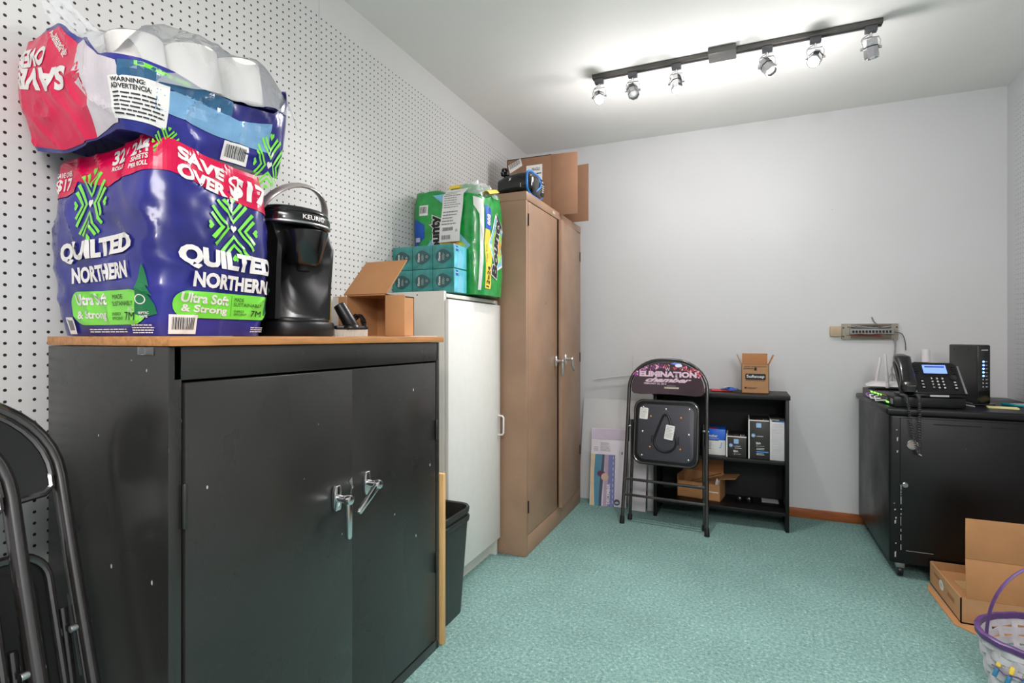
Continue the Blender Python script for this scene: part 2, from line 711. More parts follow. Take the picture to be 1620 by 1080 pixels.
    def barcode(s, u0, v0, u1, v1, bg=True, seed=3):
        rr = random.Random(seed)
        if bg:
            s.rect(u0, v0, u1, v1, m_paper)
        mx, my = (u1 - u0) * 0.1, (v1 - v0) * 0.14
        x = u0 + mx
        s.lift = 4 if s.step == 0.008 else 0
        while x < u1 - mx:
            w = rr.choice((1, 1, 2, 3)) * (u1 - u0) * 0.011
            s.rect(x, v0 + my * 1.6, min(x + w, u1 - mx), v1 - my, m_ink)
            s.k -= s.dk
            x += w + rr.choice((1, 2, 2, 3)) * (u1 - u0) * 0.011
        s.k += s.dk
        s.lift = 0
        return s

    def build(s, name, parent, label=None, world=True):
        me = bpy.data.meshes.new(name)
        s.bm.to_mesh(me)
        s.bm.free()
        return link(name, me, s.mats, parent, label, None, world)


def copy_tree(o, parent=None):
    c = o.copy()
    COL.objects.link(c)
    if parent:
        c.parent = parent
    for ch in [x for x in o.children]:
        copy_tree(ch, c)
    return c


# ================================================================== THE SETTING
XL, XR, YB, YF, ZC = -1.45, 1.283, 3.65, -1.3, 2.41
structure(MB().box(XL - 0.1, YF, -0.08, XR + 0.1, YB + 0.1, 0).build('floor', carpet_mat(), angle=None))
m_ceil = M('ceiling_paint', (232, 231, 228), 0.7, var=0.015, scale=4, bump=0.04, bscale=60)
structure(MB().box(XL - 0.1, YF, ZC, XR + 0.1, YB + 0.1, ZC + 0.08).build('ceiling', m_ceil, angle=None))
m_peg = pegboard('white_pegboard', (208, 208, 206), (38, 32, 30), 0.02605, 0.02505, 0.6262, 1.0665, 2.287, -2, 3.52)
structure(MB().box(XL - 0.08, YF, 0, XL, YB, ZC).build('wall_left', m_peg, angle=None))
m_peg2 = pegboard('painted_over_pegboard', (204, 205, 208), (150, 150, 152), 0.0254, 0.0254, 3.5, 1.07, 2.29, -2, 3.555, r=0.0032)
structure(MB().box(XR, YF, 0, XR + 0.08, YB, ZC).build('wall_right', m_peg2, angle=None))
m_wall = M('white_wall_paint', WHITE_WALL, 0.45, var=0.02, scale=2.5, bump=0.03, bscale=70)
structure(MB().box(XL - 0.08, YB, 0, XR + 0.08, YB + 0.08, ZC).build('wall_back', m_wall, angle=None))
structure(MB().box(XL, YB - 0.012, 0, XR, YB, 0.055, bev=0.002).build('baseboard_back', m_basewood))
marks = Print(frame((0, YB, 0), (1, 0, 0), (0, 0, 1), 0.0005))
for x, z in ((-0.62, 1.62), (0.05, 1.68), (0.48, 1.83)):
    marks.ell(x, z, 0.002, 0.002, m_gink, 8)
structure(marks.build('trim_1', None))

# ================================================================== CABINETS
CX0, CX1, CY0, CY1 = -1.36, -0.975, 0.66, 1.622


def lever(parent, x, y, z, ang, L, k=1.0, name='handle'):
    """chrome plate, stem and tapered lever on a face that looks along +X; ang from straight down, towards +Y"""
    mb = MB()
    pl = [(-0.009, -0.032), (0.009, -0.032), (0.013, -0.02), (0.013, 0.02), (0.009, 0.032), (-0.009, 0.032), (-0.013, 0.02), (-0.013, -0.02)]
    T = Matrix.Translation((x, y, z)) @ Matrix(((0, 0, 1, 0), (1, 0, 0, 0), (0, 1, 0, 0), (0, 0, 0, 1))) @ Matrix.Scale(k, 4)
    mb.prism(pl, 0.012, T, bev=0.003)
    mb.cyl((0, 0, 0.008), (0, 0, 0.05), 0.0095, n=16, T=T)
    mb.cyl((0, 0, 0.036), (0, 0, 0.054), 0.0125, n=18, bev=0.003, T=T)
    lv = [(-0.0105, 0.004), (-0.0075, -L), (-0.004, -L - 0.005), (0.004, -L - 0.005), (0.0075, -L), (0.0105, 0.004)]
    R = Matrix.Rotation(ang, 4, 'Z')
    mb.prism(lv, 0.012, T @ R, bev=0.0035, z0=0.039)
    return mb.build(name, m_chrome, parent, 'chrome lever handle')


def hinge(parent, x, y, z, h):
    MB().cyl((x, y, z - h / 2), (x, y, z + h / 2), 0.0045, n=12, bev=0.001).build('hinge', m_black, parent)


cab = thing('storage_cabinet', 'black steel two-door storage cabinet in front with chrome lever handles', 'cabinet', ((CX0 + CX1) / 2, (CY0 + CY1) / 2, 0))
b = MB()
ft = 0.026
b.box(CX0, CY0, 0.0, CX1, CY0 + ft, 1.062, bev=0.002)
b.box(CX0, CY1 - ft * 0.7, 0.0, CX1, CY1, 1.062, bev=0.002)
b.box(CX0, CY0 + 0.01, 0.998, CX1, CY1 - 0.01, 1.062, bev=0.002)
b.box(CX0, CY0 + 0.01, 0.0, CX1, CY1 - 0.01, 0.032, bev=0.002)
b.box(CX0, CY0 + 0.01, 0.02, CX0 + 0.02, CY1 - 0.01, 1.05)
b.build('body', m_black, cab)
SPL = 1.166
d1 = MB().box(CX1 - 0.02, CY0 + ft + 0.004, 0.036, CX1 + 0.004, SPL - 0.001, 0.993, bev=0.003).build('door', m_black, cab)
d2 = MB().box(CX1 - 0.02, SPL + 0.002, 0.036, CX1 - 0.001, CY1 - ft * 0.7 - 0.004, 0.993, bev=0.003).build('door', m_black, cab)
lever(d1, CX1 + 0.004, 1.096, 0.664, 0.0, 0.095)
lever(d2, CX1 - 0.001, 1.222, 0.672, -0.98, 0.095)
for z in (0.30, 0.76):
    hinge(d1, CX1 + 0.005, CY0 + ft + 0.002, z, 0.085)
    hinge(d2, CX1 + 0.002, CY1 - ft * 0.7 - 0.002, z, 0.07)
Print(frame((CX1 + 0.004, SPL - 0.016, 0.664), (0, 1, 0), (0, 0, 1))).poly([(0, 0.03), (0.012, 0.038), (0.014, 0.02), (0.010, -0.01), (0.014, -0.045), (0.006, -0.04), (0.009, -0.02), (0.004, 0.0), (0.008, 0.015)], m_steel).build('worn_patch', d1, 'bare metal worn beside the handle')
clip = MB().box(CX1 - 0.085, CY0 - 0.003, 1.046, CX1 - 0.04, CY0, 1.061, bev=0.001)
clip.box(CX1 - 0.062, CY0 - 0.004, 1.048, CX1 - 0.0605, CY0 - 0.002, 1.060)
clip.build('label_clip', m_acryl, cab, 'clear plastic clip under the board edge')

top = thing('wooden_board', 'oak-grained board lying on the black storage cabinet in front', 'board', ((CX0 + CX1) / 2, (CY0 + CY1) / 2, 1.063))
MB().box(CX0 - 0.0, CY0 - 0.002, 1.063, CX1 + 0.008, CY1 + 0.018, 1.0815, bev=0.0015).build('board', m_oak, top)

wb = thing('wood_plank', 'pale pine plank standing on the carpet beside the black cabinet', 'plank', (-1.08, 1.642, 0))
MB().box(-1.2, 1.6335, 0, -0.966, 1.6515, 0.60, bev=0.003).build('plank', m_pine, wb)

# white cabinet
WX1, WY0, WY1, WZ = -1.125, 1.91, 2.43, 1.270
wc = thing('laminate_cabinet', 'tall white laminate cabinet between black bins and tan locker', 'cabinet', (-1.28, (WY0 + WY1) / 2, 0))
b = MB()
b.box(XL + 0.004, WY0, 0, WX1, WY0 + 0.016, WZ, bev=0.0015)
b.box(XL + 0.004, WY1 - 0.016, 0, WX1, WY1, WZ - 0.01, bev=0.0015)
b.box(XL + 0.004, WY0 + 0.01, WZ - 0.026, WX1, WY1 - 0.01, WZ - 0.01, bev=0.001)
b.box(XL + 0.004, WY0 + 0.01, 0.08, WX1, WY1 - 0.01, 0.096)
b.box(XL + 0.004, WY0 + 0.01, 0.05, XL + 0.012, WY1 - 0.01, WZ - 0.012)
b.build('body', m_cream, wc)
MB().box(WX1 - 0.05, WY0 + 0.014, 0, WX1 - 0.034, WY1 - 0.014, 0.085).build('kick_board', m_cream, wc)
wd_ = MB().box(WX1 + 0.002, WY0 + 0.004, 0.088, WX1 + 0.018, WY1 - 0.006, WZ - 0.034, bev=0.0015).build('door', m_creamd, wc)
hp = [(WX1 + 0.018, WY1 - 0.03, 0.60), (WX1 + 0.040, WY1 - 0.03, 0.602), (WX1 + 0.046, WY1 - 0.03, 0.61), (WX1 + 0.046, WY1 - 0.03, 0.685), (WX1 + 0.040, WY1 - 0.03, 0.693), (WX1 + 0.018, WY1 - 0.03, 0.695)]
MB().tube(hp, 0.0045, 10).build('handle', m_white, wd_)
for x, z in ((-1.375, WZ - 0.017), (-1.255, WZ - 0.014)):
    MB().lathe([(0.0032, 0.0), (0.0032, 0.0006), (0.0, 0.001)], 12, T=Matrix.Translation((x, WY0, z)) @ Matrix.Rotation(PI / 2, 4, 'X')).build('screw', M('screw_brown', (84, 52, 40), 0.5), wc, 'brown screw head')

# tan locker
BX0, BX1, BY0, BY1, BZ = -1.42, -0.978, 2.447, 3.40, 1.797
tb = thing('metal_locker', 'tall tan steel two-door locker with chrome lever handles', 'locker', ((BX0 + BX1) / 2, (BY0 + BY1) / 2, 0))
b = MB()
b.box(BX0, BY0, 0, BX1, BY0 + 0.022, BZ - 0.042, bev=0.002)
b.box(BX0, BY1 - 0.018, 0, BX1, BY1, BZ - 0.042, bev=0.002)
b.box(BX0, BY0 - 0.001, BZ - 0.042, BX1 + 0.002, BY1 + 0.001, BZ, bev=0.002)
b.box(BX0, BY0 + 0.01, 0, BX1 - 0.001, BY1 - 0.01, 0.10, bev=0.002)
b.box(BX0, BY0 + 0.01, 0.05, BX0 + 0.012, BY1 - 0.01, BZ - 0.03)
b.build('body', m_tan, tb)
BS = 2.925
e1 = MB().box(BX1 - 0.022, BY0 + 0.024, 0.104, BX1 + 0.001, BS - 0.002, BZ - 0.046, bev=0.0025).build('door', m_tan, tb)
T = Matrix.Translation((BX1, BY1 - 0.02, 0)) @ Matrix.Rotation(math.radians(3.2), 4, 'Z') @ Matrix.Translation((-BX1, -(BY1 - 0.02), 0))
e2 = MB().box(BX1 - 0.020, BS + 0.004, 0.104, BX1 + 0.001, BY1 - 0.02, BZ - 0.046, bev=0.0025, T=T).build('door', m_tan, tb)
lever(e1, BX1 + 0.001, 2.885, 0.945, 0.0, 0.085, 0.95)
lever(e2, BX1 + 0.024, 2.985, 0.953, 0.55, 0.085, 0.95)
for z in (0.24, 1.66):
    MB().cyl((BX1 + 0.002, BY0 + 0.023, z - 0.03), (BX1 + 0.002, BY0 + 0.023, z + 0.03), 0.004, n=10).build('hinge', m_blkmt, e1)
for z in (0.35, 0.95, 1.60):
    MB().cyl((BX1 + 0.002, BY1 - 0.018, z - 0.03), (BX1 + 0.002, BY1 - 0.018, z + 0.03), 0.004, n=10).build('hinge', m_blkmt, e2)
Print(frame((BX1 + 0.002, 2.86, BZ - 0.02), (0, 1, 0), (0, 0, 1))).rect(-0.02, -0.007, 0.02, 0.007, m_cream).text('TN', 0, 0, 0.022, 0.008, m_gink, bold=0.02).build('maker_plate', tb, 'small cream plate on the top rail')
Print(frame((BX1 + 0.001, 2.73, 1.26), (0, 1, 0), (0, 0, 1))).ell(0, 0, 0.006, 0.008, m_card2, 12).build('chip', e1)

# ================================================================== WASTE BINS


def bin_mesh(z0, grow):
    mb = MB()
    lv = [(0.0, 0.125, 0.092, 0.03), (0.006, 0.128, 0.095, 0.035), (0.36, 0.152 + grow, 0.114 + grow, 0.045), (0.362, 0.158 + grow, 0.120 + grow, 0.05),
          (0.378, 0.160 + grow, 0.122 + grow, 0.05), (0.384, 0.157 + grow, 0.119 + grow, 0.05), (0.380, 0.150 + grow, 0.112 + grow, 0.045),
          (0.36, 0.147 + grow, 0.109 + grow, 0.042), (0.012, 0.122, 0.089, 0.03)]
    t = bmesh.new()
    rings = []
    for z, hx, hy, r in lv:
        rings.append([t.verts.new((x, y, z + z0)) for x, y in rrect(hx * 2, hy * 2, r, 6)])
    n = len(rings[0])
    for A, B in zip(rings, rings[1:]):
        for k in range(n):
            t.faces.new((A[k], A[(k + 1) % n], B[(k + 1) % n], B[k]))
    t.faces.new(rings[0][::-1])
    t.faces.new(rings[-1])
    mb._add(t)
    return mb


m_bin = M('dark_bin_plastic', (40, 42, 40), 0.42, var=0.08)
bl = (-1.145, 1.785, 0)
o = thing('waste_bin', 'black plastic waste bin standing on carpet, lower of the nested two', 'waste bin', bl, group='nested waste bins')
bin_mesh(0.0, 0.0).build('bin', m_bin, o, world=False)
o = thing('waste_bin', 'black plastic waste bin nested inside the other, its open rim on top', 'waste bin', (bl[0], bl[1], 0.034), group='nested waste bins')
bin_mesh(0.0, -0.0005).build('bin', m_bin, o, world=False)

# ================================================================== TOILET PAPER BAGS


class Loop:
    """rounded rectangle walked from the (-x,-y) corner along -Y face, then +X face, +Y face, -X face"""

    def __init__(s, x0, y0, x1, y1, r):
        s.x0, s.y0, s.x1, s.y1, s.r = x0, y0, x1, y1, r
        s.w, s.d = x1 - x0 - 2 * r, y1 - y0 - 2 * r
        s.a = PI * r / 2
        s.P = 2 * (s.w + s.d) + 4 * s.a

    def at(s, u):
        u = u % s.P
        x0, y0, x1, y1, r = s.x0, s.y0, s.x1, s.y1, s.r
        segs = [((x0 + r, y0), (1, 0), s.w), ((x1 - r, y0 + r), -PI / 2, s.a), ((x1, y0 + r), (0, 1), s.d), ((x1 - r, y1 - r), 0, s.a),
                ((x1 - r, y1), (-1, 0), s.w), ((x0 + r, y1 - r), PI / 2, s.a), ((x0, y1 - r), (0, -1), s.d), ((x0 + r, y0 + r), PI, s.a)]
        for o, d, L in segs:
            if u <= L + 1e-9:
                if isinstance(d, tuple):
                    return Vector((o[0] + d[0] * u, o[1] + d[1] * u, 0)), Vector((d[1], -d[0], 0))
                a = d + u / r
                return Vector((o[0] + r * math.cos(a), o[1] + r * math.sin(a), 0)), Vector((math.cos(a), math.sin(a), 0))
            u -= L
        return Vector((x0 + r, y0, 0)), Vector((0, -1, 0))

    # u of a distance x along the -Y face (from its left end) / along the +X face (from its near end)
    def fu(s, x):
        return x - s.r if x <= s.w + s.r else s.w + s.a * min(1, (x - s.w - s.r) / s.r)

    def su(s, y):
        return s.w + s.a + (y - s.r)


def wrinkle(p, n, amp, seed, t):
    q = p * 9.0 + Vector((seed, seed * 2, 0))
    w = mnoise.noise(Vector((q.x, q.y, q.z * 0.55))) * 0.7
    rdg = 1 - abs(mnoise.noise(Vector((p.x * 14 + p.z * 7 + seed, p.y * 14 - p.z * 6, p.z * 9)))) * 2
    w += max(0, rdg) ** 3 * 0.55
    w += mnoise.noise(p * 34.0) * 0.16
    return p + n * (w * amp)


# lower bag ---------------------------------------------------------
LZ, LH = 1.0825, 0.385
lp = Loop(-1.415, 0.695, -1.07, 0.985, 0.055)


def low_map(u, v, k):
    p, n = lp.at(u)
    t = max(0.0, min(1.0, v / LH))
    du = abs((u % lp.P) - (lp.w + lp.a * 0.5))
    peak = 0.026 * math.exp(-(du / 0.10) ** 2)
    p = p + Vector((0, 0, LZ + v + peak * t * t * t))
    p = p + n * (0.012 * math.sin(PI * min(1, t * 1.02)) - 0.010 * t ** 6 - 0.008 * (1 - t) ** 5)
    p = wrinkle(p, n, 0.012 * min(1, 0.3 + t * 2), 3.1, t)
    return p + n * (0.0017 + 0.0003 * k) if k is not None else p


lowbag = thing('toilet_paper_bag', 'full navy and magenta bag of toilet rolls standing on the wooden board', 'toilet paper pack', (-1.24, 0.85, LZ), group='toilet paper packs')
mb = MB()
NU, NV = 150, 44
t = bmesh.new()
rings = [[t.verts.new(low_map(lp.P * i / NU, LH * j / NV, None)) for i in range(NU)] for j in range(NV + 1)]
cen = Vector(((lp.x0 + lp.x1) / 2, (lp.y0 + lp.y1) / 2, 0))
for f in (0.86, 0.66, 0.42, 0.18):
    rg = []
    for i in range(NU):
        p = low_map(lp.P * i / NU, LH, None)
        q = Vector((cen.x + (p.x - cen.x) * f, cen.y + (p.y - cen.y) * f, p.z * f + (LZ + LH) * (1 - f) + 0.012 * (1 - f) ** 0.5))
        rg.append(t.verts.new(q + Vector((0, 0, 0.006 * mnoise.noise(q * 20)))))
    rings.append(rg)
for A, B in zip(rings, rings[1:]):
    for k in range(NU):
        t.faces.new((A[k], A[(k + 1) % NU], B[(k + 1) % NU], B[k]))
t.faces.new(rings[0][::-1])
t.faces.new(rings[-1])
for f in t.faces:
    f.material_index = 1 if f.calc_center_median().z > LZ + LH * 1.0 else 0
for v in t.verts:
    if v.co.z < LZ + 0.0005:
        v.co.z = LZ + 0.0005
me = bpy.data.meshes.new('bag')
t.to_mesh(me)
t.free()
link('bag', me, [m_navy, m_pink], lowbag, angle=60, world=True)


def heart(cu, cv, s, rot=0.0):
    pts = []
    for i in range(20):
        a = 2 * PI * i / 20
        x = 16 * math.sin(a) ** 3
        y = 13 * math.cos(a) - 5 * math.cos(2 * a) - 2 * math.cos(3 * a) - math.cos(4 * a)
        x, y = x * s / 17, (y + 2.5) * s / 17
        pts.append((cu + x * math.cos(rot) - y * math.sin(rot), cv + x * math.sin(rot) + y * math.cos(rot)))
    return pts


def emblem(P, cu, cv, s, sx=1.0, fu=lambda x: x):
    """four fans of chevrons round a small heart, as on the bag"""
    def tr(pts):
        return [(cu + x * s * sx, cv + y * s) for x, y in pts]
    P.poly(tr([(x, y) for x, y in heart(0, 0, 0.13)]), m_wink)
    for q in range(4):
        a = q * PI / 2
        c, sn = math.cos(a), math.sin(a)

        def ro(pts):
            return tr([(x * c - y * sn, x * sn + y * c) for x, y in pts])
        P.poly(ro([(x, y + 0.86) for x, y in heart(0, 0, 0.13)]), m_lime)
        for d, L in ((0.22, 0.56), (0.47, 0.36)):
            P.line(ro([(-L, d + L), (0, d), (L, d + L)]), 0.115 * s * (0.5 + 0.5 * sx), m_lime)


def tree(P, cu, cv, w, h):
    pts = [(cu, cv + h)]
    n = 6
    R = []
    for i in range(n):
        f = (i + 1) / n
        R.append((w / 2 * f, h * (1 - f) + h * 0.06))
        if i < n - 1:
            R.append((w / 2 * f * 0.5, h * (1 - f) + h * 0.10))
    pts = [(cu, cv + h)] + [(cu + x, cv + y) for x, y in R] + [(cu + w * 0.05, cv), (cu - w * 0.05, cv)] + [(cu - x, cv + y) for x, y in R[::-1]]
    P.poly(pts, m_tree)


LP = Print(low_map, 0.008)
W1 = lp.w + lp.r          # usable width of the near face
f1 = lp.fu
s1 = lp.su
# magenta band round the top, scalloped round the emblem
U0, U1 = -0.05, lp.w + lp.a + lp.d + lp.a * 0.8
band = [(U0, 0.300)]
for u, v in ((0.02, 0.300), (0.046, 0.305)):
    band.append((u, v))
for i in range(9):
    a = PI - PI * i / 8
    band.append((0.104 + 0.052 * math.cos(a), 0.305 + 0.063 * math.sin(a)))
band += [(0.175, 0.312), (0.24, 0.318), (0.30, 0.322), (0.34, 0.318), (0.42, 0.308), (0.50, 0.298), (U1, 0.290), (U1, LH - 0.001), (U0, LH - 0.001)]
LP.poly(band, m_pink)
LP.text('SAVE OVER', 0.006, 0.350, 0.058, 0.012, m_wink, bold=0.03)
LP.text('$17', 0.006, 0.325, 0.05, 0.032, m_wink, bold=0.03)
LP.text('32', 0.178, 0.362, 0.040, 0.030, m_wink, bold=0.04)
LP.text('ROLLS', 0.178, 0.339, 0.034, 0.009, m_wink, bold=0.03)
LP.rect(0.2055, 0.336, 0.2063, 0.378, m_wink)
LP.text('244', 0.240, 0.364, 0.052, 0.024, m_wink, bold=0.04)
LP.text('SHEETS', 0.240, 0.345, 0.046, 0.010, m_wink, bold=0.03)
LP.text('PER ROLL', 0.240, 0.332, 0.046, 0.009, m_wink, bold=0.03)
LP.text('SAVE', s1(0.103), 0.359, 0.105, 0.026, m_wink, rot=-0.08, bold=0.05)
LP.text('OVER', s1(0.103), 0.326, 0.112, 0.028, m_wink, rot=-0.08, bold=0.05)
LP.text('$17', s1(0.218), 0.334, 0.105, 0.056, m_wink, rot=-0.06, bold=0.05)
emblem(LP, 0.104, 0.276, 0.080, 0.68)
emblem(LP, s1(0.172), 0.240, 0.075, 0.85)
LP.text('QUILTED', 0.128, 0.178, 0.235, 0.046, m_wink, bold=0.055, rot=0.04)
LP.text('NORTHERN', 0.140, 0.130, 0.175, 0.034, m_wink, bold=0.045, rot=0.04)
LP.text('QUILTED', s1(0.164), 0.163, 0.240, 0.047, m_wink, bold=0.055, rot=-0.02)
LP.text('NORTHERN', s1(0.170), 0.118, 0.190, 0.033, m_wink, bold=0.045, rot=-0.02)
LP.rr(0.150, 0.058, 0.225, 0.070, 0.030, m_lime)
LP.text('Ultra Soft', 0.105, 0.076, 0.095, 0.024, m_wink, bold=0.03)
LP.text('& Strong', 0.100, 0.042, 0.092, 0.022, m_wink, bold=0.03)
LP.text('MADE', 0.188, 0.080, 0.034, 0.009, m_ink)
LP.text('SUSTAINABLY', 0.202, 0.066, 0.070, 0.009, m_ink)
LP.text('ENERGY', 0.180, 0.045, 0.03, 0.006, m_ink)
LP.text('EFFICIENT', 0.182, 0.036, 0.034, 0.006, m_ink)
LP.text('7M', 0.222, 0.040, 0.030, 0.017, m_ink)
tree(LP, 0.258, 0.038, 0.044, 0.105)
LP.rr(s1(0.160), 0.066, 0.245, 0.056, 0.026, m_lime)
LP.text('Ultra Soft', s1(0.105), 0.079, 0.110, 0.021, m_wink, bold=0.03, rot=-0.03)
LP.text('& Strong', s1(0.105), 0.055, 0.105, 0.020, m_wink, bold=0.03, rot=-0.03)
LP.rect(s1(0.168), 0.044, s1(0.1688), 0.090, m_ink)
LP.text('MADE', s1(0.188), 0.082, 0.026, 0.008, m_ink)
LP.text('SUSTAINABLY', s1(0.212), 0.071, 0.076, 0.008, m_ink)
LP.text('ENERGY', s1(0.190), 0.056, 0.028, 0.005, m_ink)
LP.text('EFFICIENT', s1(0.194), 0.049, 0.034, 0.005, m_ink)
LP.text('7M', s1(0.237), 0.052, 0.030, 0.014, m_ink)
tree(LP, s1(0.278), 0.046, 0.030, 0.075)
LP.ring(lp.w + lp.a * 0.2, 0.073, 0.010, 0.002, m_wink)
LP.text('FSC', lp.w - 0.006, 0.052, 0.016, 0.010, m_wink)
LP.text('SEPTIC', lp.w + lp.a * 0.25, 0.046, 0.020, 0.005, m_wink, bold=0.02)
LP.text('SAFE', lp.w + lp.a * 0.25, 0.039, 0.015, 0.005, m_wink, bold=0.02)
LP.lines(0.085, 0.006, 0.215, 0.016, 2, m_wink, ragged=0.1)
LP.lines(0.225, 0.004, 0.275, 0.024, 4, m_wink, ragged=0.1)
LP.barcode(s1(0.032), 0.004, s1(0.090), 0.044)
LP.lines(s1(0.225), 0.008, s1(0.285), 0.022, 3, m_wink, ragged=0.1)
LP.rect(0.012, 0.004, 0.036, 0.040, m_paper)
LP.rect(0.016, 0.012, 0.032, 0.036, m_gink)
LP.build('print', lowbag, 'magenta band, white lettering and lime emblems')

# upper bag ---------------------------------------------------------
UZ = 1.504
up = Loop(-1.435, 0.645, -1.075, 1.045, 0.05)


TILT = 0.17


def up_h(u):
    """height of the torn bag edge round the loop"""
    u = u % up.P
    k = [(-0.001, 0.205), (0.10, 0.215), (0.20, 0.17), (0.26, 0.125), (0.34, 0.115), (0.50, 0.085), (0.62, 0.085), (0.70, 0.155), (0.80, 0.20), (1.1, 0.235), (1.25, 0.225), (up.P + 0.01, 0.205)]
    for (a, ha), (c, hc) in zip(k, k[1:]):
        if a <= u <= c:
            f = (u - a) / (c - a)
            f = f * f * (3 - 2 * f)
            return ha + (hc - ha) * f
    return 0.2


def up_map(u, v, k):
    p, n = up.at(u)
    uu = u % up.P
    t = v / 0.22
    sag = 0.045 * max(0.0, 1 - abs(uu - 0.10) / 0.26)      # the near end hangs a little past the bag below
    sag += 0.026 * max(0.0, min(1.0, (uu - 0.26) / 0.10, (0.74 - uu) / 0.08))
    p = p + Vector((0, 0, UZ + v - sag * (1 - t) + TILT * (p.y - 0.645) * min(1.0, max(0.05, v / 0.09))))
    p = p + n * (0.014 * math.sin(PI * min(1, max(0, t))) - 0.012 * (1 - t) ** 4)
    p = wrinkle(p, n, 0.011, 8.7, t)
    return p + n * (0.0017 + 0.0003 * k) if k is not None else p


upbag = thing('toilet_paper_bag', 'torn-open bag of toilet rolls lying across the full bag', 'toilet paper pack', (-1.25, 0.85, UZ), group='toilet paper packs')
t = bmesh.new()
NU, NV = 150, 24
rings = [[t.verts.new(up_map(up.P * i / NU, up_h(up.P * i / NU) * j / NV, None)) for i in range(NU)] for j in range(NV + 1)]
fl = [[], []]
c2 = Vector(((up.x0 + up.x1) / 2, (up.y0 + up.y1) / 2, 0))
low = []
for f in (0.8, 0.4):
    rg = []
    for v in rings[0]:
        rg.append(t.verts.new((c2.x + (v.co.x - c2.x) * f, c2.y + (v.co.y - c2.y) * f, max(UZ - 0.010, v.co.z) + 0.002)))
    low.append(rg)
for A, B in [(rings[j], rings[j + 1]) for j in range(NV)] + [(low[0], rings[0]), (low[1], low[0])]:
    for k in range(NU):
        t.faces.new((A[k], A[(k + 1) % NU], B[(k + 1) % NU], B[k]))
t.faces.new(low[1][::-1])
# hidden inner floor put in to carry the loose rolls, no rolls below
rg = []
for i in range(0, NU):
    p, n = up.at(up.P * i / NU)
    rg.append(t.verts.new((p.x - n.x * 0.012, p.y - n.y * 0.012, UZ + 0.085 + TILT * (p.y - 0.645))))
t.faces.new(rg)
me = bpy.data.meshes.new('bag')
t.to_mesh(me)
t.free()
link('bag', me, [m_navy], upbag, angle=60, world=True)

UP = Print(up_map, 0.008)
us = up.su
# magenta near end, and the see-through panel that follows it
UP.poly([(-0.07, 0.01), (0.20, 0.002), (0.215, 0.06), (0.17, 0.10), (0.185, 0.16), (0.12, 0.205), (0.02, 0.205), (-0.07, 0.20)], m_pink)
UP.poly([(0.20, 0.002), (0.275, 0.01), (0.30, 0.05), (0.285, 0.11), (0.25, 0.125), (0.20, 0.165), (0.185, 0.16), (0.17, 0.10), (0.215, 0.06)], m_lav)
UP.text('SAVE', 0.065, 0.120, 0.165, 0.040, m_wink, rot=PI - 0.10, bold=0.05)
UP.text('OVER', 0.030, 0.163, 0.11, 0.036, m_wink, rot=PI - 0.05, bold=0.05)
UP.text('Available at', 0.116, 0.176, 0.075, 0.010, m_wink, rot=-0.8, bold=0.02)
UP.text('samsclub', 0.130, 0.172, 0.060, 0.010, m_wink, rot=-0.8, bold=0.02)
UP.poly([(us(0.05), 0.075), (us(0.10), 0.080), (us(0.24), 0.062), (us(0.33), 0.070), (us(0.33), 0.03), (us(0.20), 0.032), (us(0.05), 0.045)], m_lblue)
UP.poly([(0.288, 0.112), (us(0.05), 0.108), (us(0.22), 0.086), (us(0.22), 0.064), (us(0.08), 0.080), (0.288, 0.080)], m_dblue)
UP.poly([(us(0.02), 0.111), (us(0.12), 0.099), (us(0.12), 0.092), (us(0.02), 0.103)], m_lime)
UP.rect(0.272, 0.016, 0.366, 0.084, m_paper)
UP.text('WARNING:', 0.300, 0.077, 0.044, 0.007, m_ink, bold=0.03)
UP.text('ADVERTENCIA:', 0.304, 0.067, 0.054, 0.008, m_ink, bold=0.03)
UP.lines(0.278, 0.020, 0.360, 0.060, 6, m_ink, frac=0.35)
UP.barcode(us(0.210), 0.002, us(0.275), 0.030)
emblem(UP, us(0.085), -0.006, 0.03, 1.0)
emblem(UP, us(0.335), 0.014, 0.045, 1.0)
UP.build('print', upbag, 'magenta end, pale blue strip, warning label and barcode')


def film_dome(u, v):
    x = -1.445 + 0.385 * u
    y = 0.685 + 0.375 * v
    e = min(1, 5 * min(u, 1 - u + 0.05, v + 0.02, 1 - v))
    z = UZ + 0.135 + 0.125 * (max(0, e) ** 0.5) * (1 - 0.42 * u)
    if u > 0.8:
        z -= 0.10 * ((u - 0.8) / 0.2) ** 2
    q = Vector((x * 11, y * 11, 4.2))
    z += 0.016 * mnoise.noise(q) + 0.007 * (1 - abs(mnoise.noise(q * 1.6)) * 2) + 0.0012 * mnoise.noise(q * 4) + TILT * (y - 0.645)
    x += 0.02 * mnoise.noise(q + Vector((5, 1, 2)))
    return Vector((x, y + 0.02 * mnoise.noise(q + Vector((1, 7, 3))), z))


MB().grid(film_dome, 60, 60).build('clear_film', m_clear, upbag, 'crumpled clear film over the rolls', angle=25)


def film_tail(u, v):
    a = v * 0.05 - 0.02
    p = Vector((-1.30 - 0.02 * u + a * 0.6, 0.69 - 0.05 * u, UZ + 0.20 + 0.09 * u))
    p += Vector((a * (1 - 0.7 * u), a * (1 - 0.7 * u), 0.015 * math.sin(v * 14 + u * 6)))
    return p


MB().grid(film_tail, 16, 16).build('film_tail', m_clear, upbag, 'twisted tail of clear film')
def fmap(a, b_, k):
    return film_dome(a, b_) + Vector((0.002, -0.001, 0.0015 + 0.0006 * k))


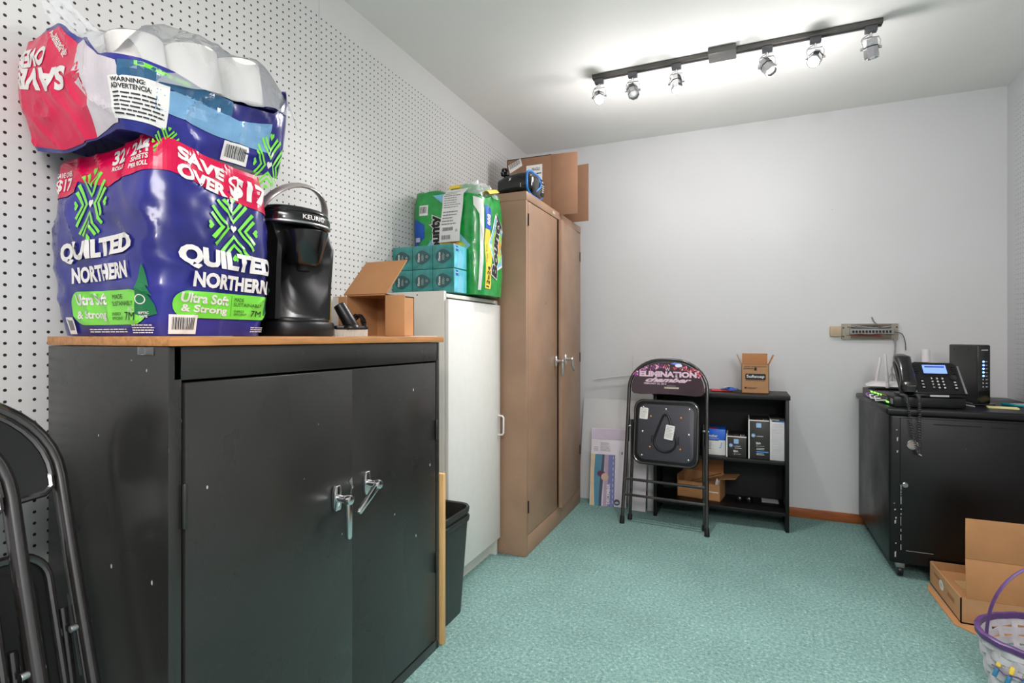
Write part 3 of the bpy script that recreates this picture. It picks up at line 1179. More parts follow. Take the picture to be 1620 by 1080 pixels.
FD = Print(fmap, 0.04)
FD.ell(0.76, 0.60, 0.060, 0.070, m_ink)
FD.text('ON', 0.77, 0.60, 0.06, 0.055, m_wink, bold=0.05, rot=1.5)
FD.build('badge', upbag, 'black round badge printed on clear film')
FD = Print(fmap, 0.04)
FD.ell(0.60, 0.46, 0.07, 0.04, m_lime)
FD.build('green_mark', upbag, 'green mark printed on clear film')


def roll(loc, rot, label):
    loc = (loc[0], loc[1], loc[2] + TILT * (loc[1] - 0.645) + 0.006)
    rot = (math.atan(TILT), 0, 0)
    o = thing('toilet_roll', label, 'toilet roll', loc, rot, group='loose rolls in the torn bag')
    MB().lathe([(0.021, 0.0), (0.049, 0.0), (0.0525, 0.004), (0.0525, 0.098), (0.049, 0.102), (0.021, 0.102), (0.021, 0.0)], 36).build('paper', m_tissue, o, world=False, angle=30)
    MB().lathe([(0.0195, 0.001), (0.0208, 0.001), (0.0208, 0.101), (0.0195, 0.101), (0.0195, 0.001)], 28).build('core', m_card, o, world=False)
    return o


RZ = UZ + 0.086
roll((-1.148, 0.962, RZ), (0, 0, 0), 'white toilet roll at the coffee maker end of the torn bag')
roll((-1.155, 0.850, RZ), (0, 0.0, 0.4), 'white toilet roll behind the black round badge on the film')
roll((-1.190, 0.748, RZ), (0, 0, 0.9), 'white toilet roll behind the warning label of the torn bag')
roll((-1.270, 0.905, RZ), (0, 0, 1.3), 'white toilet roll in the back row of the torn bag, near wall')
roll((-1.310, 0.760, RZ), (0, 0, 1.9), 'white toilet roll deepest in the magenta end of the torn bag')

# ================================================================== ON THE WOODEN BOARD
BT = 1.0815
km = thing('coffee_maker', 'black pod coffee maker with raised silver handle on the wooden board', 'coffee maker', (-1.165, 1.122, BT), (0, 0, PI / 2 - 0.10))
# local: front is -y, width along x
mb = MB()
pr = [(-0.088, 0.12), (-0.095, 0.02), (-0.095, -0.07)] + [(-0.095 * math.cos(a), -0.07 - 0.055 * math.sin(a)) for a in [PI * i / 12 for i in range(1, 12)]] + [(0.095, -0.07), (0.095, 0.02), (0.088, 0.12)]
mb.prism(pr, 0.040, bev=0.008)
mb.prism([(x * 0.86, y * 0.9 + 0.0) for x, y in pr], 0.012, z0=0.036, bev=0.003)
mb.build('base', m_blk, km, world=False)
MB().prism([(x * 0.76, -0.072 + 0.05 * y) for x, y in arc((0, 0), 0.095, PI, 2 * PI, 14)] + [(0.07, -0.03), (-0.07, -0.03)], 0.004, z0=0.0475, bev=0.001).build('drip_grate', m_blkmt, km, world=False)
mb = MB()
t = bmesh.new()
secs = []
for z, w, yf, rec in ((0.046, 0.090, -0.060, 0.0), (0.08, 0.090, -0.062, 0.030), (0.15, 0.091, -0.066, 0.060), (0.20, 0.092, -0.070, 0.060), (0.245, 0.092, -0.074, 0.030), (0.30, 0.092, -0.05, 0.0)):
    ring = [(-w, 0.115), (-w - 0.002, 0.05), (-w, yf - 0.01)]
    for i in range(9):
        f = -1 + 2 * i / 8
        ring.append((f * w * 0.86, yf - 0.012 + rec * (1 - f * f)))
    ring += [(w, yf - 0.01), (w + 0.002, 0.05), (w, 0.115)]
    secs.append([t.verts.new((x, y, z)) for x, y in ring])
for A, B in zip(secs, secs[1:]):
    for k in range(len(A)):
        t.faces.new((A[k], A[(k + 1) % len(A)], B[(k + 1) % len(A)], B[k]))
t.faces.new(secs[0][::-1])
t.faces.new(secs[-1])
mb._add(t)
mb.build('column', m_blk, km, world=False, angle=40)
MB().prism(rrect(0.030, 0.16, 0.012, 5, -0.100, 0.035), 0.235, z0=0.045, bev=0.005).build('water_tank', m_blkgl, km, 'dark water tank on the side', world=False)
mb = MB()
hd = [(-0.092, 0.115), (-0.098, 0.0)] + [(0.098 * math.cos(a), -0.045 + 0.066 * math.sin(a)) for a in [PI + PI * i / 16 for i in range(17)]] + [(0.098, 0.0), (0.092, 0.115)]
mb.prism(hd, 0.038, z0=0.292, bev=0.010, seg=3)
mb.prism([(x * 0.97, y * 0.97 + 0.002) for x, y in hd], 0.022, z0=0.322, bev=0.012, seg=3)
hl = mb.build('lid', m_blkgl, km, world=False)
MB().prism([(x * 1.012, y * 1.012) for x, y in hd], 0.007, z0=0.297, bev=0.002).build('lid_trim', m_steel, hl, 'thin silver line round the lid', world=False)
KP = Print(lambda a, b_, k: Vector((0.0992 * math.sin(a / 0.099), -0.045 - 0.0675 * math.cos(a / 0.099), b_)), 0.01)
KP.text('KEURIG', 0.0, 0.316, 0.070, 0.012, m_wink, bold=0.02)
KP.build('lettering', hl, 'white lettering across the lid front', world=False)
MB().lathe([(0.0, 0.190), (0.036, 0.190), (0.044, 0.198), (0.062, 0.272), (0.064, 0.280), (0.056, 0.284), (0.0, 0.284)], 36, T=Matrix.Translation((0, -0.070, 0))).build('pod_holder', m_blkgl, km, world=False)
MB().cyl((0, -0.070, 0.176), (0, -0.070, 0.192), 0.017, 0.022, n=20, bev=0.002).build('spout', m_blkmt, km, world=False)
hp = [(-0.104, -0.015, 0.305)]
for i in range(17):
    a = PI - PI * i / 16
    hp.append((0.104 * math.cos(a), -0.020 - 0.060 * math.sin(a), 0.318 + 0.088 * math.sin(a)))
hp.append((0.104, -0.015, 0.305))
hh = MB().tube(hp, 0.01, 12, flat=(0.0055, 0.0135), up=(0, 1, 0.5)).build('handle', M('silver_plastic', (168, 160, 156), 0.25, 0.35), km, 'raised silver handle', world=False)
for sx in (-1, 1):
    MB().cyl((sx * 0.096, -0.016, 0.305), (sx * 0.112, -0.016, 0.305), 0.0135, n=20, bev=0.003).build('pivot', m_steel, hh, world=False)

# open carton on its side
OC = (-1.135, 1.50, BT)
oc = thing('open_carton', 'small brown carton lying open on the wooden board behind the brush', 'carton', OC)
th = 0.0035
x0, x1, y0, y1, z0, z1 = -1.212, -1.054, 1.425, 1.585, BT, BT + 0.137
b = MB()
b.box(x0, y0, z0, x1, y1, z0 + th)
b.box(x0, y0, z1 - th, x1, y1, z1)
b.box(x0, y0, z0, x0 + th, y1, z1)
b.box(x1 - th, y0, z0, x1, y1, z1)
b.box(x0, y1 - th, z0, x1, y1, z1)
b.build('box', m_card, oc)
T = Matrix.Translation((x1, y0, 0)) @ Matrix.Rotation(math.radians(6), 4, 'Z')
MB().box(0, -th, z0 + 0.001, 0.068, 0, z1 - 0.004, bev=0.001, T=T).build('flap', m_card, oc)
T = Matrix.Translation((0, y0, z1)) @ Matrix.Rotation(math.radians(52), 4, 'X')
MB().prism([(x0 - 0.012, 0), (x1 + 0.004, 0), (x1 + 0.018, 0.15), (x0 + 0.008, 0.15)], th, T=T).build('flap', m_card, oc, 'raised upper flap')
T = Matrix.Translation((x0, y0, 0)) @ Matrix.Rotation(math.radians(20), 4, 'Z')
MB().box(-0.066, -th, z0 + 0.001, 0, 0, z1 - 0.004, bev=0.001, T=T).build('flap', m_card, oc)

tb2 = thing('tea_box', 'small yellow, white and red box between coffee maker and open carton', 'box', (-1.24, 1.36, BT), (0, 0, 0.18))
MB().box(-0.055, -0.022, 0, 0.030, 0.022, 0.128, bev=0.001).build('box', m_yel, tb2, world=False)
MB().box(0.0302, -0.022, 0.0005, 0.0306, 0.022, 0.1275).build('end_panel', m_paper, tb2, 'plain white end', world=False)
p = Print(frame((-0.012, -0.0222, 0), (1, 0, 0), (0, 0, 1)))
p.rr(0.018, 0.026, 0.042, 0.05, 0.008, m_red).text('5', 0.018, 0.026, 0.016, 0.028, m_wink, bold=0.03)
p.build('print', tb2, 'red patch', world=False)

br = thing('brush_attachment', 'black vacuum brush nozzle with pale bristles on the wooden board', 'brush', (-1.065, 1.270, BT), (0, 0, 0.72))
MB().prism(rrect(0.098, 0.032, 0.012), 0.012, z0=0.020, bev=0.003).build('head', m_blk, br, world=False)
mb = MB()
for i in range(24):
    for j in range(4):
        x = -0.045 + 0.09 * i / 23
        y = -0.012 + 0.024 * j / 3
        mb.cyl((x, y, 0.0005), (x, y, 0.021), 0.0019, n=5)
o = mb.build('bristles', M('bristle', (206, 200, 188), 0.7), br, world=False)
mb = MB().cyl((0.004, 0, 0.026), (-0.034, 0, 0.094), 0.021, 0.017, n=24, bev=0.002)
mb.cyl((0, 0, 0.024), (0.0, 0, 0.036), 0.028, 0.022, n=24, bev=0.003)
mb.build('tube', m_blk, br, world=False)
MB().cyl((-0.0335, 0, 0.0935), (-0.0345, 0, 0.0952), 0.0135, n=20).build('bore', m_blkmt, br, world=False)

cc = thing('cable_coil', 'coil of black cable in front of the open carton', 'cable', (-1.135, 1.385, BT))
pts = []
for i in range(90):
    a = 2 * PI * i / 22.5
    r = 0.030 + 0.004 * math.sin(i * 1.3)
    pts.append((-1.135 + r * math.cos(a) * 0.75, 1.385 + 0.010 * math.sin(i * 0.7) + i * 0.00012, BT + 0.037 + r * math.sin(a)))
MB().tube(pts, 0.0032, 8).build('cable', m_blk, cc)

cs = thing('card_sheet', 'thin pale card lying at the carton end of the wooden board', 'card', (-1.0, 1.51, BT))
MB().box(-1.06, 1.44, BT, -0.972, 1.60, BT + 0.002).build('card', M('pale_card', (226, 206, 184), 0.7), cs)

# ================================================================== TISSUE CUBES
TW, TH, TY = 0.1045, 0.1045, 2.0
tx0 = -1.4435
row_n = ('wall end', 'middle', 'open end')


def tissue_box():
    o = thing('tissue_box', '', 'tissue box', (0, 0, 0), group='shrink-wrapped tissue boxes')
    MB().box(0, 0, 0, TW - 0.0012, 0.118, TH - 0.001, bev=0.0025).build('box', m_teal, o, world=False)
    p = Print(frame((TW / 2, 0, TH / 2), (1, 0, 0), (0, 0, 1)))
    lf = []
    for i in range(24):
        a = 2 * PI * i / 24
        lf.append((0.041 * math.cos(a) * (1.0 if math.cos(a) > 0 else 0.93), 0.031 * math.sin(a) * (1 - 0.35 * max(0, math.cos(a)))))
    p.poly(lf, m_teald)
    p.text('Kleenex', -0.020, 0.0, 0.040, 0.011, m_wink, rot=PI / 2, bold=0.03, shear=0.2)
    p.lines(-0.016, -0.006, 0.016, 0.006, 3, m_wink, frac=0.25, vertical=True)
    p.ring(0.022, 0.002, 0.005, 0.0012, m_wink)
    p.build('print', o, 'dark leaf badge with white lettering', world=False)
    p = Print(frame((TW - 0.0012, 0.059, TH / 2), (0, 1, 0), (0, 0, 1)))
    p.rect(-0.055, -0.049, 0.055, 0.049, m_aqua)
    p.poly([(-0.030, -0.049), (0.01, -0.049), (0.03, 0.0), (0.0, 0.03), (-0.02, 0.01)], m_sky)
    p.poly([(-0.042, 0.022), (-0.018, 0.022), (-0.024, 0.046), (-0.042, 0.046)], m_pblue)
    p.text('Kleenex', -0.031, 0.036, 0.020, 0.006, m_wink, bold=0.03)
    p.build('side_print', o, 'aqua end panel', world=False)
    return o


t0 = tissue_box()
first = True
for r in range(2):
    for c in range(3):
        o = t0 if first else copy_tree(t0)
        first = False
        o.location = (tx0 + c * TW, TY, WZ + 0.0005 + r * TH)
        o['label'] = ('teal tissue box on white cabinet, %s row, %s of the row' % (('bottom', 'top')[r], ('at the pegboard wall end', 'in the middle', 'at the aqua-panelled end')[c]))

# ================================================================== PAPER TOWEL PACK
PZ = WZ - 0.0
pt = Loop(-1.435, 2.135, -1.075, 2.40, 0.055)
PH = 0.475


def pt_map(u, v, k):
    p, n = pt.at(u)
    t = v / PH
    p = p + Vector((0, 0, PZ + 0.0008 + v))
    # each roll column bulges; a groove between rolls
    p = p + n * (0.006 * math.sin(PI * min(1, max(0, t * 2 % 1.0))) - 0.006 * t ** 8)
    p = wrinkle(p, n, 0.004, 5.5, t)
    return p + n * (0.0016 + 0.0003 * k) if k is not None else p


def pt_h(u):
    u = u % pt.P
    # torn low round the corner facing the camera, so the rolls show
    return PH - 0.035 * math.exp(-((u - pt.w - pt.a / 2) / 0.09) ** 2) + 0.01 * math.sin(u * 30)


tow = thing('paper_towel_pack', 'torn green pack of paper towels on the white cabinet', 'paper towels', (-1.25, 2.27, PZ))
t = bmesh.new()
NU, NV = 120, 36
rings = [[t.verts.new(pt_map(pt.P * i / NU, pt_h(pt.P * i / NU) * j / NV, None)) for i in range(NU)] for j in range(NV + 1)]
for A, B in zip(rings, rings[1:]):
    for k in range(NU):
        t.faces.new((A[k], A[(k + 1) % NU], B[(k + 1) % NU], B[k]))
t.faces.new(rings[0][::-1])
ctr = Vector((-1.25, 2.27, 0))
lastr = rings[-1]
for f, dz in ((0.9, 0.006), (0.72, -0.004)):
    rg = [t.verts.new((ctr.x + (v.co.x - ctr.x) * f, ctr.y + (v.co.y - ctr.y) * f, v.co.z + dz + 0.006 * mnoise.noise(v.co * 18))) for v in rings[-1]]
    for k in range(NU):
        t.faces.new((lastr[k], lastr[(k + 1) % NU], rg[(k + 1) % NU], rg[k]))
    lastr = rg
me = bpy.data.meshes.new('wrapper')
t.to_mesh(me)
t.free()
link('wrapper', me, [m_green], tow, angle=60, world=True)
for i, (x, y) in enumerate(((-1.135, 2.20), (-1.135, 2.335), (-1.26, 2.20), (-1.26, 2.335), (-1.375, 2.20), (-1.375, 2.335))):
    MB().lathe([(0.018, PZ + 0.20), (0.052, PZ + 0.20), (0.056, PZ + 0.205), (0.056, PZ + 0.435), (0.052, PZ + 0.44), (0.018, PZ + 0.44), (0.018, PZ + 0.20)], 32, T=Matrix.Translation((x, y, 0))).build('towel_roll', m_tissue, tow, 'white towel roll', angle=30)

PP = Print(pt_map, 0.008)
ps = pt.su
W2 = pt.w
# near face: barcode, blue tag, diamond and rotated lettering
PP.poly([(0.02, 0.22), (0.14, 0.345), (0.26, 0.22), (0.14, 0.10)], m_sky)
PP.poly([(0.04, 0.22), (0.14, 0.325), (0.24, 0.22), (0.14, 0.12)], m_lgreen)
PP.poly([(0.08, 0.22), (0.15, 0.295), (0.225, 0.22), (0.15, 0.145)], m_yel)
PP.poly([(0.14, 0.22), (0.17, 0.26), (0.205, 0.22), (0.17, 0.18)], m_orange)
PP.poly([(0.06, PH - 0.012), (0.17, PH - 0.012), (0.17, 0.38)], m_sky)
PP.barcode(-0.006, 0.372, 0.040, 0.420, seed=9)
PP.poly([(-0.045, 0.225), (-0.035, 0.225), (0.02, 0.270), (0.02, 0.330), (-0.035, 0.362), (-0.045, 0.362)], m_pblue)
PP.poly([(-0.045, 0.20), (0.012, 0.20), (-0.02, 0.238), (-0.045, 0.232)], m_yel)
PP.text('888', -0.018, 0.262, 0.020, 0.030, m_wink, rot=PI / 2, bold=0.03)
PP.text('Bounty', 0.085, 0.270, 0.205, 0.082, m_wink, rot=PI / 2, bold=0.09)
PP.text('Bounty', 0.085, 0.270, 0.195, 0.070, m_ink, rot=PI / 2, bold=0.05, lift=7)
# corner where a white roll shows through a clear strip
PP.poly([(pt.w + 0.040, 0.02), (pt.w + 0.054, 0.02), (pt.w + 0.070, 0.24), (pt.w + 0.066, 0.43), (pt.w + 0.020, 0.44), (pt.w + 0.022, 0.40), (pt.w + 0.046, 0.36), (pt.w + 0.050, 0.22)], m_paper)
# right face
PP.poly([(ps(0.045), 0.03), (ps(0.100), 0.03), (ps(0.100), 0.13), (ps(0.120), 0.22), (ps(0.085), 0.30), (ps(0.045), 0.30)], m_yel)
PP.text('12=24', ps(0.073), 0.085, 0.095, 0.030, m_ink, rot=PI / 2 - 0.1, bold=0.02)
PP.text('Triple Rolls', ps(0.060), 0.19, 0.085, 0.014, m_ink, rot=PI / 2 - 0.1)
PP.poly([(ps(0.085), 0.24), (ps(0.150), 0.385), (ps(0.250), 0.30), (ps(0.225), 0.145), (ps(0.150), 0.115)], m_wink)
PP.poly([(ps(0.092), 0.24), (ps(0.152), 0.372), (ps(0.242), 0.295), (ps(0.218), 0.152), (ps(0.152), 0.126)], m_sky)
PP.poly([(ps(0.105), 0.24), (ps(0.156), 0.345), (ps(0.230), 0.28), (ps(0.208), 0.168), (ps(0.155), 0.148)], m_lgreen)
PP.poly([(ps(0.14), 0.24), (ps(0.175), 0.29), (ps(0.216), 0.25), (ps(0.196), 0.190)], m_orange)
PP.poly([(ps(0.045), 0.30), (ps(0.100), 0.30), (ps(0.105), 0.40), (ps(0.045), 0.41)], m_pblue)
PP.text('888', ps(0.075), 0.345, 0.05, 0.034, m_wink, rot=PI / 2, bold=0.03)
PP.text('Bounty', ps(0.160), 0.235, 0.315, 0.082, m_wink, rot=PI / 2 - 0.16, bold=0.09, shear=0.12)
PP.text('Bounty', ps(0.160), 0.235, 0.305, 0.070, m_ink, rot=PI / 2 - 0.16, bold=0.05, shear=0.12, lift=7)
PP.text('the quicker', ps(0.222), 0.24, 0.08, 0.014, m_red, rot=PI / 2 - 0.16)
PP.build('print', tow, 'black lettering on a coloured diamond, yellow strip and barcode')


def receipt(u, v):
    x = -1.235 + 0.105 * u + 0.05 * (1 - v)
    x = -1.252 + 0.108 * u - 0.022 * (1 - v)
    z = PZ + 0.24 + 0.245 * v
    return Vector((x, 2.118 - 0.004 * math.sin(v * 7) - 0.004 * u + (0.045 * max(0, v - 0.86) / 0.14), z))


mb = MB().grid(receipt, 6, 22)
bmesh.ops.solidify(mb.bm, geom=mb.bm.faces[:], thickness=0.0005)
rc = mb.build('slip', m_paper, tow, 'white printed delivery slip')
p = Print(lambda a, b_, k: receipt(a, b_) + Vector((0, -0.0012 - 0.0003 * k, 0)))
p.lines(0.08, 0.62, 0.9, 0.95, 8, m_gink, frac=0.3)
p.lines(0.08, 0.30, 0.8, 0.58, 5, m_gink, frac=0.35)
p.barcode(0.08, 0.18, 0.72, 0.28, bg=False)
p.barcode(0.05, 0.02, 0.60, 0.14, bg=False, seed=5)
p.text('USA', 0.83, 0.2, 0.1, 0.05, m_ink)
p.build('print', rc)


def tow_film(u, v):
    a = -0.4 + 2.6 * u
    c = Vector((-1.20, 2.26, PZ + PH - 0.02))
    r = 0.13 + 0.02 * math.sin(a * 5)
    q = Vector((u * 6, v * 6, 2))
    return c + Vector((r * math.cos(a - 1.2) * (1 - 0.35 * v), 0.8 * r * math.sin(a - 1.2) * (1 - 0.35 * v), 0.075 * v + 0.02 * mnoise.noise(q) + 0.008 * mnoise.noise(q * 4)))


MB().grid(tow_film, 40, 14).build('clear_film', m_clear, tow, 'torn clear film on top')
mb = MB().grid(lambda u, v: Vector((-1.245 + 0.13 * u, 2.175 + 0.10 * u + 0.05 * v, PZ + PH + 0.004 + 0.052 * math.sin(PI * v) * (0.6 + 0.4 * math.sin(3 * u)) + 0.006 * mnoise.noise(Vector((u * 9, v * 9, 1))))), 20, 12)
bmesh.ops.solidify(mb.bm, geom=mb.bm.faces[:], thickness=0.001)
mb.build('torn_flap', [m_green], tow, 'green torn flap of the wrapper')
mb = MB().grid(lambda u, v: Vector((-1.252 + 0.055 * u, 2.170 + 0.02 * v, PZ + PH + 0.006 + 0.030 * math.sin(PI * (0.15 + 0.8 * v)) + 0.004 * mnoise.noise(Vector((u * 9, v * 9, 3))))), 10, 8)
bmesh.ops.solidify(mb.bm, geom=mb.bm.faces[:], thickness=0.001)
mb.build('torn_flap', [m_yel], tow, 'yellow torn flap of the wrapper')
mb = MB().grid(lambda u, v: Vector((-1.11 + 0.045 * v, 2.22 + 0.10 * u, PZ + PH - 0.010 + 0.03 * u + 0.018 * math.sin(PI * v))), 10, 8)
bmesh.ops.solidify(mb.bm, geom=mb.bm.faces[:], thickness=0.001)
mb.build('torn_flap', [m_yel], tow, 'yellow torn flap of the wrapper')

# ================================================================== ON THE TAN LOCKER
LZT = BZ
hv = thing('portable_vacuum', 'black portable appliance with blue trim on the tan locker', 'vacuum', (-1.07, 2.585, LZT + 0.001), (0, 0, PI / 2))
# local: nose is -y, width along x


def vac_sec(y, w, h, z0, n=28):
    pts = []
    for i in range(n):
        a = 2 * PI * i / n
        ca, sa = math.cos(a), math.sin(a)
        e = 0.55
        pts.append((w * math.copysign(abs(ca) ** e, ca), y, z0 + h / 2 + h / 2 * math.copysign(abs(sa) ** e, sa)))
    return pts


t = bmesh.new()
secs = [[t.verts.new(p) for p in vac_sec(*a)] for a in ((0.088, 0.078, 0.070, 0.006), (0.082, 0.094, 0.094, 0.0), (0.03, 0.106, 0.112, 0.0), (-0.04, 0.110, 0.120, 0.0), (-0.078, 0.108, 0.118, 0.0))]
for A, B in zip(secs, secs[1:]):
    for k in range(len(A)):
        t.faces.new((A[k], B[k], B[(k + 1) % len(A)], A[(k + 1) % len(A)]))
t.faces.new(secs[0])
t.faces.new(secs[-1][::-1])
bmesh.ops.recalc_face_normals(t, faces=t.faces[:])
MB()._add(t).build('body', m_blkgl, hv, world=False, angle=40)
t = bmesh.new()
secs = [[t.verts.new(p) for p in vac_sec(*a)] for a in ((-0.079, 0.106, 0.114, 0.002), (-0.094, 0.098, 0.104, 0.006), (-0.104, 0.080, 0.084, 0.014), (-0.107, 0.05, 0.05, 0.03))]
for A, B in zip(secs, secs[1:]):
    for k in range(len(A)):
        t.faces.new((A[k], B[k], B[(k + 1) % len(A)], A[(k + 1) % len(A)]))
t.faces.new(secs[-1][::-1])
bmesh.ops.recalc_face_normals(t, faces=t.faces[:])
MB()._add(t).build('nose', m_blkgl, hv, world=False, angle=40)
MB().tube([Vector(p) + Vector((0, -0.012, 0)) for p in vac_sec(-0.072, 0.109, 0.118, 0.003, 40)], 0.0055, 8, closed=True).build('trim_ring', m_bluetrim, hv, 'bright blue trim', world=False)
MB().tube([(-0.02, -0.086, 0.112), (0.012, -0.103, 0.094), (0.020, -0.110, 0.07), (0.012, -0.110, 0.05), (-0.03, -0.104, 0.022), (-0.02, -0.086, 0.004)], 0.0045, 8).build('trim_strip', m_bluetrim, hv, 'bright blue trim', world=False)
MB().prism(rrect(0.052, 0.088, 0.016, 5, 0.052, 0.057), 0.008, T=Matrix.Translation((0, -0.100, 0)) @ Matrix.Rotation(PI / 2, 4, 'X'), bev=0.003).build('control_panel', m_blk, hv, world=False)
p = Print(frame((0, -0.1092, 0), (1, 0, 0), (0, 0, 1)))
p.text('AIR', 0.048, 0.086, 0.024, 0.010, m_wink, bold=0.02)
p.lines(0.036, 0.03, 0.072, 0.075, 4, m_wink, frac=0.4, ragged=0.4)
p.build('print', hv, 'white marks on the control panel', world=False)
p = Print(lambda a, b_, k: Vector((-0.1105 - 0.0002 * k, a, b_)))
p.poly([(0.0, 0.085), (0.004, 0.070), (0.016, 0.066), (0.010, 0.074), (0.014, 0.084), (0.006, 0.078)], m_wink)
p.rect(-0.052, 0.03, -0.049, 0.05, m_wink)
p.build('side_mark', hv, 'small white emblem on the side', world=False)
MB().prism(rrect(0.03, 0.05, 0.010, 5, -0.02, 0.0), 0.012, z0=0.112, bev=0.004).build('switch', m_chrome, hv, 'chrome switch on top', world=False)
cpts = []
for i in range(40):
    a = PI * 1.9 * i / 39
    cpts.append((-0.055 + 0.035 * math.cos(a * 1.6), 0.062 - 0.012 * i / 39, 0.125 + 0.022 * math.sin(a * 1.6)))
MB().tube([(-0.05, 0.04, 0.108), (-0.03, 0.05, 0.115)] + cpts, 0.004, 8).build('cord', m_blk, hv, world=False)
MB().box(-0.075, 0.035, 0.108, -0.055, 0.075, 0.130, bev=0.004).build('plug', m_blk, hv, world=False)

bc = thing('large_carton', 'large brown carton lying open on top of the tan locker', 'carton', (-1.16, 3.09, LZT))
x0, x1, y0, y1, z0, z1 = -1.305, -1.027, 2.955, 3.215, LZT, LZT + 0.345
b = MB()
th = 0.004
b.box(x0, y0, z0, x1, y0 + th, z1)
b.box(x0, y1 - th, z0, x1, y1, z1)
b.box(x0, y0, z0, x0 + th, y1, z1)
b.box(x0, y0, z1 - th, x1, y1, z1)
b.box(x0, y0, z0, x1, y1, z0 + th)
b.build('box', m_card2, bc)
T = Matrix.Translation((x1, y0, 0)) @ Matrix.Rotation(math.radians(3), 4, 'Z')
MB().box(0, 0, z0 - 0.012, 0.158, th, z1 - 0.002, bev=0.001, T=T).build('flap', m_card2, bc)
T = Matrix.Translation((x1, y1, 0)) @ Matrix.Rotation(math.radians(-4), 4, 'Z')
MB().box(0, -th, z0 - 0.006, 0.158, 0, z1 - 0.002, bev=0.001, T=T).build('flap', m_card2, bc)
p = Print(frame((x0, y0, z0), (1, 0, 0), (0, 0, 1)))
p.rect(0.125, 0.155, 0.225, 0.295, m_paper)
p.text('FRAGILE', 0.185, 0.27, 0.05, 0.018, m_ink, bold=0.02)
p.lines(0.135, 0.165, 0.215, 0.225, 5, m_gink)
p.rect(0.19, 0.24, 0.22, 0.246, m_ink)
a = 0.32
p.poly([(0.02, 0.262), (0.10, 0.300), (0.088, 0.345), (0.008, 0.312)], m_paper)
for i in range(13):
    w = (0.004, 0.002, 0.003)[i % 3]
    u = 0.022 + i * 0.0052
    p.poly([(u, 0.285 + i * 0.0022), (u + w * 0.6, 0.286 + i * 0.0022), (u + w * 0.6 - 0.008, 0.317 + i * 0.0022), (u - 0.008, 0.316 + i * 0.0022)], m_ink)
p.build('label', bc, 'white shipping label and barcode sticker')

# ================================================================== FOLDING CHAIRS


